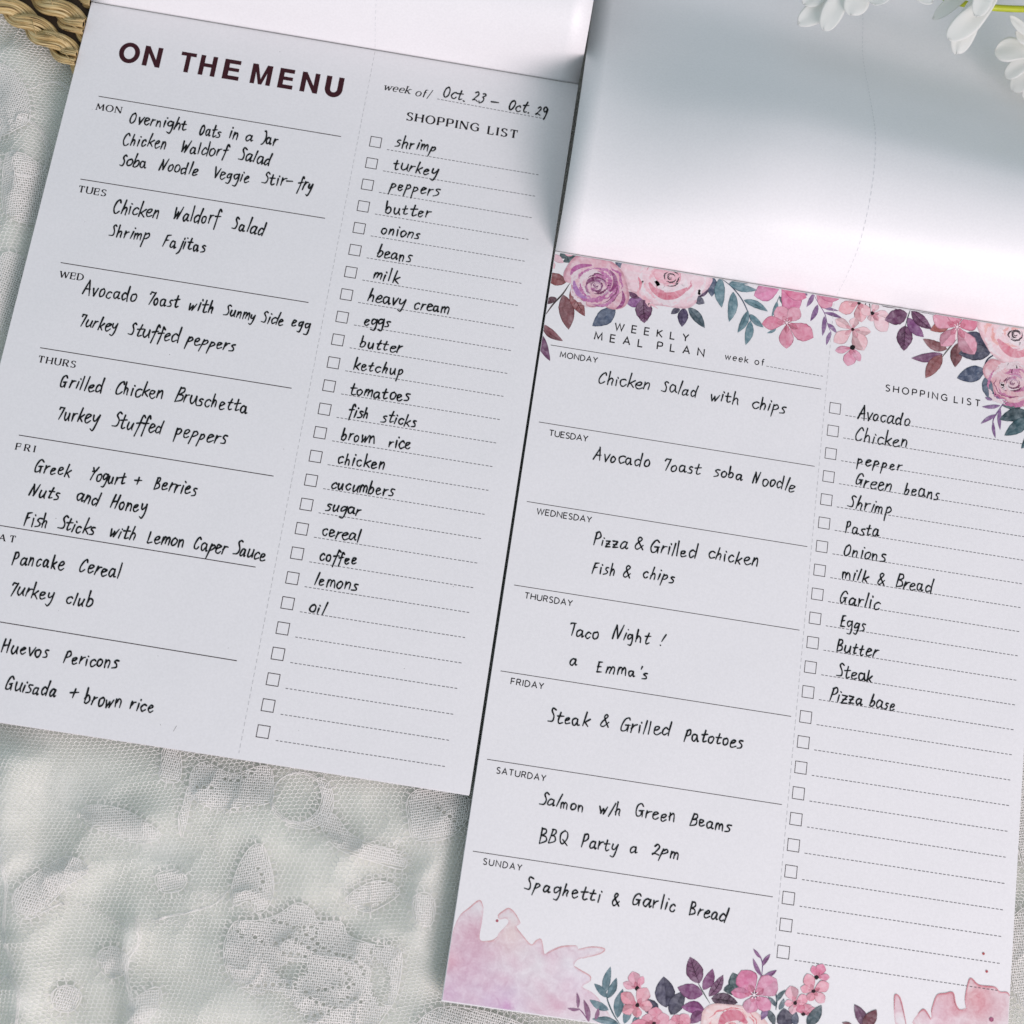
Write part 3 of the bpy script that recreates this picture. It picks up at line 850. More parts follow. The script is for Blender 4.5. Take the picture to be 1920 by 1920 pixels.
def print_text(text, x0, y0, x1, y1, cap, style, parent, name='day_label', mat=None, wgt=None, z=Z_PRINT):
    shear = 0.22 if style == 'italic' else 0.0
    ln = Line2((x0, y0), (x1, y1), cap, None, shear=shear)
    k = ln.h / (10.0 if style != 'italic' else 7.0)
    if style == 'italic': k = ln.h / 7.0
    nat = sum(CAPS[c][0] for c in text) * k
    gap = (ln.L - nat) / max(1, len(text) - 1)
    ks = 1.0
    if gap < 0.6 * k:
        ks = (ln.L - 0.9 * k * (len(text) - 1)) / nat; gap = 0.9 * k
    fl = Flat(z)
    thick, thin = {'sans': (1.3, 1.3), 'serif': (2.1, 0.95), 'italic': (1.6, 0.8)}[style]
    if wgt: thick *= wgt; thin *= wgt
    x = 0.0
    for ch in text:
        adv, runs = cap_runs(ch)
        mp = lambda q: ln.m(x + k * ks * q[0], k * q[1])
        for cur, closed, pts in runs:
            m_ = len(pts)
            if style == 'sans':
                V, Fc = ribbon([mp(q) for q in pts], [thin * k] * m_, 'butt', closed)
                fl.add(V, Fc)
            elif cur:
                ws = []
                for i in range(m_):
                    a = np.array(pts[(i + 1) % m_ if closed else min(i + 1, m_ - 1)]) - np.array(pts[i - 1 if closed or i > 0 else 0])
                    vv = abs(a[1]) / (np.hypot(*a) + 1e-9)
                    ws.append(k * (thin + (thick - thin) * vv ** 2))
                V, Fc = ribbon([mp(q) for q in pts], ws, 'round', closed)
                fl.add(V, Fc)
                if not closed and ch in 'SG':
                    for e_ in ((pts[0],) if ch == 'G' else (pts[0], pts[-1])):
                        sgn = 1
                        V, Fc = ribbon([mp((e_[0], e_[1] - 1.4)), mp((e_[0], e_[1] + 1.0))], [thin * k * 1.1] * 2, 'butt'); fl.add(V, Fc)
                if ch == 'U':
                    for e_ in (pts[0], pts[-1]):
                        V, Fc = ribbon([mp((e_[0] - 1.5, 9.75)), mp((e_[0] + 1.5, 9.75))], [.75 * k] * 2, 'butt'); fl.add(V, Fc)
            else:
                for a, b in zip(pts[:-1], pts[1:]):
                    dx_, dy_ = b[0] - a[0], b[1] - a[1]
                    L_ = math.hypot(dx_, dy_)
                    if abs(dy_) < .15 * L_: w_ = thin
                    elif abs(dx_) < .12 * L_: w_ = thick
                    else: w_ = thick if dx_ * dy_ < 0 else thin * 1.2
                    if ch == 'N' and abs(dx_) < .1: w_ = thin * 1.1
                    if ch == 'M' and a == (0.0, 0.0): w_ = thin * 1.1
                    V, Fc = ribbon([mp(a), mp(b)], [w_ * k] * 2, 'butt'); fl.add(V, Fc)
                if ch in 'eo': continue
                ends = [pts[0], pts[-1]]
                for e_ in ends:
                    if ch in 'ELFT/' and False: pass
                    others = pts[1] if e_ is pts[0] else pts[-2]
                    horiz = abs(others[1] - e_[1]) < .2
                    if ch == '/': continue
                    if horiz and ch in 'EFLT':
                        s_ = -1 if e_[1] > 5.5 else 1
                        if abs(e_[0]) < .01 and ch != 'T': continue
                        V, Fc = ribbon([mp((e_[0], e_[1] - (thin / 2 if s_ > 0 else -thin / 2))), mp((e_[0], e_[1] + s_ * 2.4))], [thin * k] * 2, 'butt'); fl.add(V, Fc)
                    elif not horiz and (abs(e_[1]) < .3 or abs(e_[1] - 10) < .3 or e_[1] in (7, 11)):
                        if ch in 'AW' and False: continue
                        yy = e_[1] + (.25 if e_[1] < 1 else -.25)
                        V, Fc = ribbon([mp((e_[0] - 1.6, yy)), mp((e_[0] + 1.6, yy))], [.75 * k] * 2, 'butt'); fl.add(V, Fc)
                if ch in 'EL' :
                    for yy in ((9.75, .25) if ch == 'E' else (.25,)):
                        V, Fc = ribbon([mp((-1.5, yy)), mp((0, yy))], [.75 * k] * 2, 'butt'); fl.add(V, Fc)
                if ch == 'F' and len(pts) == 3:
                    V, Fc = ribbon([mp((-1.5, 9.75)), mp((0, 9.75))], [.75 * k] * 2, 'butt'); fl.add(V, Fc)
        x += adv * k * ks + gap
    return fl.build(name, mat or M_print, parent, 'printed ' + text)
BOLD = {'O': (10.4, 'o'), 'N': (9, [[(0, 0), (2.45, 0), (2.45, 10), (0, 10)], [(6.55, 0), (9, 0), (9, 10), (6.55, 10)], [(0, 10), (2.3, 10), (9, 0), (6.7, 0)]]),
 'T': (8.4, [[(0, 8.2), (8.4, 8.2), (8.4, 10), (0, 10)], [(2.95, 0), (5.45, 0), (5.45, 8.3), (2.95, 8.3)]]),
 'H': (8.8, [[(0, 0), (2.45, 0), (2.45, 10), (0, 10)], [(6.35, 0), (8.8, 0), (8.8, 10), (6.35, 10)], [(2, 4.3), (6.8, 4.3), (6.8, 6.1), (2, 6.1)]]),
 'E': (7.6, [[(0, 0), (2.45, 0), (2.45, 10), (0, 10)], [(2, 0), (7.6, 0), (7.6, 2.0), (2, 2.0)], [(2, 4.25), (7.1, 4.25), (7.1, 6), (2, 6)], [(2, 8.0), (7.4, 8.0), (7.4, 10), (2, 10)]]),
 'M': (10.6, [[(0, 0), (2.35, 0), (2.35, 10), (0, 10)], [(8.25, 0), (10.6, 0), (10.6, 10), (8.25, 10)], [(1, 10), (2.9, 10), (6.2, 0), (4.4, 0)], [(9.6, 10), (7.7, 10), (4.4, 0), (6.2, 0)]]),
 'U': (8.8, 'u')}
def bold_text(letters, base, cap, parent, mat=M_maroon, name='title', z=Z_PRINT, lab=True, mirror=False):
    (x0, y0), (x1, y1) = base
    ln = Line2((x0, y0), (x1, y1), cap, None)
    fl = Flat(z)
    k = ln.h / 10
    for ch, lx, rx in letters:
        a = np.array(at(lx, y0 + (y1 - y0) * (lx - x0) / (x1 - x0))[:2]) - ln.o
        b = np.array(at(rx, y0 + (y1 - y0) * (rx - x0) / (x1 - x0))[:2]) - ln.o
        xa, xb = a @ ln.d, b @ ln.d
        adv, shp = BOLD[ch]
        kx = (xb - xa) / adv
        mp = lambda q: ln.m(xa + kx * q[0], k * q[1])
        if shp == 'o':
            V = []; Fc = []
            for t in range(40):
                an = t / 40 * 2 * math.pi
                V.append(mp((5.2 + 5.2 * math.cos(an), 5 + 5.2 * math.sin(an)))); V.append(mp((5.2 + 2.75 * math.cos(an), 5 + 3.1 * math.sin(an))))
                Fc.append((2 * t, 2 * t + 1, (2 * t + 3) % 80, (2 * t + 2) % 80))
            fl.add(V, Fc)
        elif shp == 'u':
            pts = [(1.05, 10), (1.05, 6)] + [(4.4 + 3.35 * math.cos(an), 3.8 + 2.95 * math.sin(an)) for an in [math.pi + q * math.pi / 14 for q in range(15)]] + [(7.75, 6), (7.75, 10)]
            V, Fc = ribbon([mp(q) for q in pts], [2.45 * k] * len(pts), 'butt'); fl.add(V, Fc)
        else:
            for poly in shp: fl.add([mp(q) for q in poly], [tuple(range(len(poly)))])
    return fl.build(name, mat, parent, 'printed title in bold capitals' if lab else None)
def line_px(p0, p1, w, name, mat, parent, z=Z_PRINT, dash=None, F=None):
    a = np.array(at(*p0)[:2]); b = np.array(at(*p1)[:2])
    return line_w(a, b, w, name, mat, parent, z, dash)
def line_w(a, b, w, name, mat, parent, z=Z_PRINT, dash=None):
    fl = Flat(z); pw = w * S / FOC
    a = np.array(a); b = np.array(b); d = b - a; L = np.hypot(*d); d = d / L
    if dash is None:
        V, Fc = ribbon([a, b], [pw, pw], 'butt'); fl.add(V, Fc)
    else:
        on, off = [q * S / FOC for q in dash]
        t = 0
        while t < L:
            e_ = min(L, t + on * rp.uniform(.9, 1.1))
            V, Fc = ribbon([a + d * t, a + d * e_], [pw, pw], 'butt'); fl.add(V, Fc)
            t += on + off
    return fl.build(name, mat, parent)

# ------------------------------------------------------------------ a pad: block of sheets, written page, sheets turned over the top
PROF = [(0, 0), (0.0012, 0.0045), (0.0035, 0.0120), (0.0088, 0.0215), (0.016, 0.0275), (0.0258, 0.0312), (0.037, 0.0320), (0.050, 0.0290), (0.0716, 0.0175), (0.094, 0.0052), (0.112, 0.0005), (0.130, -0.0035), (0.16, -0.0048), (0.235, -0.0052)]
def arch_fn(scale):
    pp = smooth_path([(0, -.004)] + PROF + [(0.25, -.0052)], 10)[10:-9]
    d = np.concatenate([[0], np.cumsum(np.hypot(np.diff(pp[:, 0]), np.diff(pp[:, 1])))])
    return pp, d
ARCH, ARCD = arch_fn(1)
def arch_pos(F, u, s, lift_=0.0, twist=0.0, hs=1.0):
    y = np.interp(s, ARCD, ARCH[:, 0]); zz = np.interp(s, ARCD, ARCH[:, 1])
    edge = 1.0 - (hs if u > PW * .5 else 0) * 0
    ky = 1.0 + twist * (u / PW - 0.5)
    du = 0.0
    if F is F2: zz = zz * (0.58 + 0.42 * float(smooth(u / 0.075)))
    return F.w(u + du, y * ky, ZP + 0.0004 + lift_ + zz * 1.0)
def pad(name, F, H, label):
    base = F.w(PW / 2, -H / 2, 0.0012)
    root = empty(name, base)
    tag(root, label, 'meal planner pad', 'meal planner pads on the lace cloth')
    def slab(nm, z0, z1, mat, inset=0.0):
        q = [F.w(inset, -H + inset, 0), F.w(PW - inset, -H + inset, 0), F.w(PW - inset, 0, 0), F.w(inset, 0, 0)]
        V = [(p.x, p.y, z0) for p in q] + [(p.x, p.y, z1) for p in q]
        return mesh_obj(nm, V, [(0, 3, 2, 1), (4, 5, 6, 7), (0, 1, 5, 4), (1, 2, 6, 5), (2, 3, 7, 6), (3, 0, 4, 7)], mat, root)
    slab('backing_board', 0.0012, 0.0020, M_board)
    slab('sheet_block', 0.00203, ZP - 0.00110, M_edge, 0.00012)
    rs = random.Random(len(label))
    for k in range(5):        # sheets under the top page, not quite flush
        e1, e2, e3, e4 = [rs.uniform(-.00045, .00025) for _ in range(4)]
        e1 = max(e1, -.0002) if F is F2 else e1
        q = [F.w(e1, -H + e2, 0), F.w(PW - abs(e3) * .3, -H + e4, 0), F.w(PW - .0001, -0.0004, 0), F.w(.0001, -0.0004, 0)]
        zt = ZP - 0.00020 - k * 0.00016
        V = [(p.x, p.y, zt - 0.00010) for p in q] + [(p.x, p.y, zt) for p in q]
        mesh_obj('sheet', V, [(0, 3, 2, 1), (4, 5, 6, 7), (0, 1, 5, 4), (1, 2, 6, 5), (2, 3, 7, 6), (3, 0, 4, 7)], M_page, root)
    q = [F.w(0, -H, 0), F.w(PW, -H, 0), F.w(PW, 0, 0), F.w(0, 0, 0)]
    V = [(p.x, p.y, ZP - 0.00013) for p in q] + [(p.x, p.y, ZP) for p in q]
    page = mesh_obj('top_page', V, [(0, 3, 2, 1), (4, 5, 6, 7), (0, 1, 5, 4), (1, 2, 6, 5), (2, 3, 7, 6), (3, 0, 4, 7)], M_page, root)
    return root, page
def flipped(F, root, count, twist, perf_u, seed, name='turned_sheet'):
    rr = random.Random(seed)
    NU, NS = 24, 90
    tot = ARCD[-1]
    objs = []
    for c in range(count):
        dz = -0.00055 * c
        L = tot - 0.0005 * c
        V, Fc, = [], []
        jx = rr.uniform(-.0002, .0002) * (c > 0)
        for j in range(NS + 1):
            s_ = L * (j / NS) ** 1.25
            k_ = min(1, s_ / 0.02)
            for i in range(NU + 1):
                u = PW * i / NU
                p = arch_pos(F, u, s_, dz * k_, twist)
                V.append((p.x + jx * k_, p.y, p.z))
        for j in range(NS):
            for i in range(NU):
                a = j * (NU + 1) + i
                Fc.append((a, a + 1, a + NU + 2, a + NU + 1))
        o = mesh_obj(name, V, Fc, M_flip, root, smooth=True)
        sol = o.modifiers.new('thickness', 'SOLIDIFY'); sol.thickness = 0.0001; sol.offset = -1
        objs.append(o)
    # slits of the tear line
    V, Fc = [], []
    s_ = 0.001; w = 0.00006
    while s_ < tot - 0.01:
        L_ = 0.0014
        b = len(V)
        for ss in (s_, s_ + L_):
            for du in (-w, w):
                p = arch_pos(F, perf_u + du, ss, 0.00012, twist); V.append((p.x, p.y, p.z))
        Fc.append((b, b + 1, b + 3, b + 2))
        s_ += 0.0024
    mesh_obj('perforation', V, Fc, M_perf_hard, objs[0])
    return objs

D1 = [(184.9, 180.5, 639.4, 256.1), (150.7, 335.8, 609.5, 409.4), (113.8, 492.4, 578.5, 567.3), (75.3, 652, 546.6, 728), (35.4, 815.8, 512.9, 892.8), (-5, 984.5, 479.2, 1063.4), (-47, 1158.5, 444.2, 1239)]
D2 = [(1032.5, 646.9, 1539.7, 729.7), (1010.3, 791.25, 1527.2, 874.4), (987.8, 940.3, 1513.8, 1025), (963.75, 1096.9, 1499, 1181.6), (938.7, 1258, 1483.3, 1343.3), (913.3, 1423.7, 1466.3, 1508.7), (886.7, 1596, 1449, 1681.7)]
def rows(F, page, cnt, bx, by, sp, lx, rx, ly, bs, mat, wbox):
    for k in range(cnt):
        u0, v0 = bx * S, (by - k * sp) * S; b_ = bs * S
        fl = Flat(Z_PRINT)
        pts = [F.w(u0, v0), F.w(u0 + b_, v0), F.w(u0 + b_, v0 - b_), F.w(u0, v0 - b_)]
        V, Fc = ribbon([(p.x, p.y) for p in pts], [wbox * S / FOC] * 4, 'butt', True); fl.add(V, Fc)
        fl.build('checkbox', mat, page)
        a = F.w(lx * S, (ly - k * sp) * S); b = F.w(rx * S, (ly - k * sp) * S)
        line_w(a[:2], b[:2], 1.35, 'dashed_line', M_grey, page, dash=(5.2, 2.7))

# ---- left pad
pad1, page1 = pad('meal_planner_pad', F1, H1, 'plain white left pad with bold maroon title and a handwritten menu and shopping list')
flipped(F1, pad1, 3, -0.1, (at(703, 96) - F1.w(0, 0)).x, 3)
XS = lambda v: v * .34375
bold_text([('O', XS(638), XS(750)), ('N', XS(772), XS(868)), ('T', XS(970), XS(1052)), ('H', XS(1077), XS(1168)), ('E', XS(1208), XS(1298)),
           ('M', XS(1360), XS(1470)), ('E', XS(1510), XS(1592)), ('N', XS(1632), XS(1728)), ('U', XS(1768), XS(1856))],
          ((XS(638), XS(333)), (XS(1860), XS(534))), 37.5, page1)
for l in D1: line_px(l[:2], l[2:], 1.7, 'day_rule', M_rule, page1)
rows(F1, page1, 26, 0.257011, -0.0811, 0.020018, 0.272215, 0.402929, -0.090798, 0.0092, M_rule, 1.5)
for t, x0, y0, x1, y1, cp in [('MON', 180.5, 205.6, 226, 212.5, 12.5), ('TUES', 147, 360, 197, 368, 12.6), ('WED', 112, 520, 155, 526, 12.6), ('THURS', 71.5, 679, 140, 689.5, 12.8),
                              ('FRI', 29.5, 843, 64, 848, 13), ('SAT', -19, 1011, 27, 1017.5, 13), ('SUN', -58, 1185, -16, 1192, 13)]:
    print_text(t, x0, y0, x1, y1, cp * 0.95, 'serif', page1, wgt=1.05)
print_text('SHOPPING', 762.5, 225, 896, 246.5, 14.6, 'serif', page1, 'list_heading', wgt=1.1)
print_text('LIST', 915, 251, 968, 259.5, 14.6, 'serif', page1, 'list_heading', wgt=1.1)
print_text('week', 719.5, 168.5, 767.5, 176, 8.8, 'italic', page1, 'week_label', wgt=1.1)
print_text('of/', 778.5, 179.5, 806, 183.5, 8.8, 'italic', page1, 'week_label', wgt=1.1)
line_px((819.7, 185.5), (1024, 223.3), 1.35, 'dashed_line', M_grey, page1, dash=(5.2, 2.7))
line_px((703, 97), (448, 1412), 1.0, 'perforation', M_perf, page1, dash=(8, 5))
HW1 = '''A|Overnight 703 668 1015 714 40|Oats 1085 733 1200 752 40|in 1245 752 1300 762 42|a 1335 767 1382 771 38|Jar 1420 785 1508 797 42
A|Chicken 668 790 905 814 44|Waldorf 980 828 1235 858 44|Salad 1297 872 1475 902 44|Soba 650 902 792 922 42|Noodle 862 930 1078 957 44|Veggie 1160 968 1358 995 42
A|Stir- 1425 1000 1590 1020 42|fry 1618 1030 1700 1045 46|Chicken 615 1162 862 1190 46|Waldorf 940 1195 1188 1228 48|Salad 1262 1250 1440 1285 46|Shrimp 592 1288 810 1318 44|Fajitas 885 1342 1120 1378 46
C|Avocado 447 212 740 250 48|7oast 800 260 970 286 46|with 1022 290 1163 318 46|Sunmy 1218 322 1390 352 40|Side 1422 360 1543 383 40|egg 1587 383 1688 405 44
C|7urkey 428 382 635 412 44|Stuffed 695 430 970 475 46|peppers 1012 478 1275 524 42|Grilled 322 712 560 748 48|Chicken 625 753 885 780 48|Bruschetta 950 793 1348 858 48
C|7urkey 308 888 530 918 50|Stuffed 608 933 883 973 50|peppers 950 982 1230 1030 48|Greek 183 1175 385 1204 46|Yogurt 483 1222 678 1250 46|+ 728 1245 775 1252 44|Berries 835 1272 1070 1306 48
C|Nuts 157 1304 320 1334 46|and 410 1333 535 1364 46|Honey 597 1372 795 1402 48
E|Fish 148 155 300 174 56|Sticks 368 180 605 218 55|with 695 226 865 256 55|Lemon 938 270 1180 296 54|Caper 1240 306 1450 342 56|Sauce 1495 345 1700 385 58
E|Pancake 75 400 410 442 60|Cereal 502 455 765 498 60|7urkey 57 598 340 640 58|club 418 655 592 684 56|Huevos 5 965 310 1006 58|Pericons 405 1035 750 1075 54
E|Guisada 28 1210 358 1260 60|+ 440 1265 495 1272 50|brown 535 1300 772 1334 60|rice 828 1338 985 1364 60
B|Oct. 728 468 895 500 50|23 940 488 1020 515 52|_ 1072 530 1135 540 55|Oct. 1197 558 1358 592 50|29 1395 592 1475 612 50
B|shrimp 380 826 682 868 50|turkey 368 988 690 1035 54|peppers 345 1130 697 1185 52|butter 310 1305 640 1338 50|onions 283 1448 565 1495 50|beans 250 1620 500 1658 50|milk 222 1775 412 1808 52
D|heavy 722 168 990 210 54|cream 1055 226 1305 264 52|eggs 697 340 882 362 50|butter 665 502 970 548 52|ketchup 622 665 983 712 52|tomatoes 592 842 1025 896 54|fish 583 998 730 1020 52|sticks 820 1038 1075 1080 52
D|brown 533 1170 775 1198 54|rice 875 1223 1035 1242 56|chicken 505 1340 848 1386 56|cucumbers 460 1518 910 1580 54|sugar 420 1678 672 1718 52|cereal 393 1860 668 1904 56
F|coffee 560 323 810 352 50|lemons 528 484 815 524 50|oil 488 665 600 684 52'''
REG = {'A': (0, 0, .34375), 'B': (640, 60, .260417), 'C': (0, 480, .34375), 'D': (500, 520, .260417), 'E': (0, 940, .291667), 'F': (440, 960, .28125),
       'G': (960, 640, .3125), 'H': (880, 1220, .33333), 'I': (1460, 720, .35413), 'J': (980, 460, .25), 'K': (1400, 500, .270833), 'L': (820, 1640, .302083), 'M': (1340, 1700, .302083)}
def write_all(txt, page, pen):
    for row in txt.splitlines():
        it = row.split('|'); ox, oy, s_ = REG[it[0]]
        for e_ in it[1:]:
            t, x0, y0, x1, y1, xh = e_.split(' ')
            write(t, ox + float(x0) * s_, oy + float(y0) * s_, ox + float(x1) * s_, oy + float(y1) * s_, float(xh) * s_, page, pen)
write_all(HW1, page1, 3.0)
# specks and a hair on the page
fl = Flat(Z_PRINT)
for (x, y) in [(173, 205), (159, 416), (525, 97), (318, 665), (207, 730), (110, 1145), (296, 1230), (301, 1359), (428, 1215), (560, 1370), (805, 753), (532, 842), (758, 1254), (930, 333), (1027, 334), (105, 972), (850, 1100)]:
    r = rp.uniform(.5, .9); c = at(x, y)
    fl.add([(c.x + r * S / FOC * math.cos(t), c.y + r * S / FOC * math.sin(t)) for t in [q * math.pi / 3 for q in range(6)]], [tuple(range(6))])
V, Fc = ribbon([tuple(at(*q)[:2]) for q in [(325, 1371), (328, 1366), (331, 1361)]], [.7 * S / FOC] * 3); fl.add(V, Fc)
fl.build('paper_specks', M_speck, page1)

# ---- right pad
pad2, page2 = pad('meal_planner_pad', F2, H2, 'right pad with pink and purple watercolour roses and a filled in weekly meal plan')
flipped(F2, pad2, 4, -0.26, F2.inv(at(1567, 552))[0], 5)
for l in D2: line_px(l[:2], l[2:], 1.25, 'day_rule', M_rule, page2)
rows(F2, page2, 23, 0.244689, -0.093585, 0.019708, 0.258344, 0.415933, -0.102696, 0.00905, M_rule, 1.25)
def reg(k, x, y):
    ox, oy, s_ = REG[k]; return ox + x * s_, oy + y * s_
for k, t, x0, y0, x1, y1, cp, nm in [('J', 'WEEKLY', 690, 634, 1240, 722, 13.2, 'plan_title'), ('J', 'MEAL', 538, 705, 897, 763, 13.6, 'plan_title'), ('J', 'PLAN', 1008, 778, 1357, 833, 13.6, 'plan_title'),
        ('J', 'MONDAY', 280, 838, 558, 882, 10, 'day_label'), ('G', 'TUESDAY', 222, 565, 452, 602, 10.6, 'day_label'), ('G', 'WEDNESDAY', 148, 1035, 474, 1088, 10.6, 'day_label'),
        ('G', 'THURSDAY', 75, 1541, 359, 1589, 10.8, 'day_label'), ('H', 'FRIDAY', 233, 188, 415, 217, 11.2, 'day_label'), ('H', 'SATURDAY', 152, 689, 427, 735, 11.2, 'day_label'),
        ('H', 'SUNDAY', 77, 1201, 292, 1238, 11.2, 'day_label'), ('K', 'SHOPPING', 962, 860, 1386, 930, 11.6, 'list_heading'), ('K', 'LIST', 1436, 940, 1614, 969, 11.6, 'list_heading')]:
    print_text(t, *reg(k, x0, y0), *reg(k, x1, y1), cp, 'sans', page2, nm, wgt=1.3)
print_text('week', *reg('J', 1517, 852), *reg('J', 1690, 884), 10.6, 'sans', page2, 'week_label', wgt=1.2)
print_text('of', *reg('J', 1740, 891), *reg('J', 1808, 903), 10.6, 'sans', page2, 'week_label', wgt=1.2)
line_px(reg('J', 1828, 906), reg('K', 527, 759), 1.2, 'dashed_line', M_grey, page2, dash=(5.2, 2.7))
line_px((1564, 568), (1452, 1780), 0.9, 'perforation', M_perf, page2, dash=(8, 5))
HW2 = '''G|Chicken 512 250 825 294 46|Salad 895 298 1113 337 46|with 1185 352 1360 378 44|chips 1437 400 1640 432 44|Avocado 485 710 825 760 48|7oast 905 776 1130 804 46|soba 1207 806 1385 836 44|Noodle 1440 850 1692 906 48
G|Pizza 487 1220 687 1246 44|& 727 1248 782 1256 46|Grilled 827 1265 1103 1305 48|chicken 1170 1303 1475 1352 50|Fish 475 1390 620 1408 48|& 660 1412 712 1420 46|chips 782 1418 972 1452 46|Taco 340 1765 515 1790 48|Night 600 1780 825 1814 48|! 875 1822 905 1828 48
H|a 555 80 612 86 42|Emma's 708 120 1005 160 42|Steak 437 400 668 430 44|& 728 426 788 434 46|Grilled 842 448 1130 482 50|Patotoes 1205 503 1535 548 46|Salmon 390 863 645 908 44|w/h 725 912 850 935 46|Green 928 932 1155 965 46|Beams 1237 978 1468 1018 44
H|BBQ 388 1078 548 1095 50|Party 628 1103 828 1138 46|a 897 1130 948 1138 42|2pm 1020 1142 1178 1174 42|Spaghetti 305 1338 735 1415 46|& 797 1426 848 1434 46|Garlic 912 1428 1158 1470 48|Bread 1233 1480 1443 1528 48
I|Avocado 415 180 692 225 44|Chicken 402 298 678 341 44|pepper 413 425 652 464 38|Green 400 533 590 575 44|beans 660 583 848 614 42|Shrimp 362 653 597 697 42|Pasta 350 786 528 812 42|Onions 340 912 565 944 42
I|milk 330 1026 475 1052 40|& 518 1055 562 1062 40|Bread 617 1073 808 1110 44|Garlic 318 1158 530 1194 44|Eggs 322 1283 457 1308 42|Butter 303 1413 522 1448 42|Steak 303 1548 498 1579 42|Pizza 265 1677 443 1704 42|base 478 1703 612 1732 42'''
write_all(HW2, page2, 2.65)

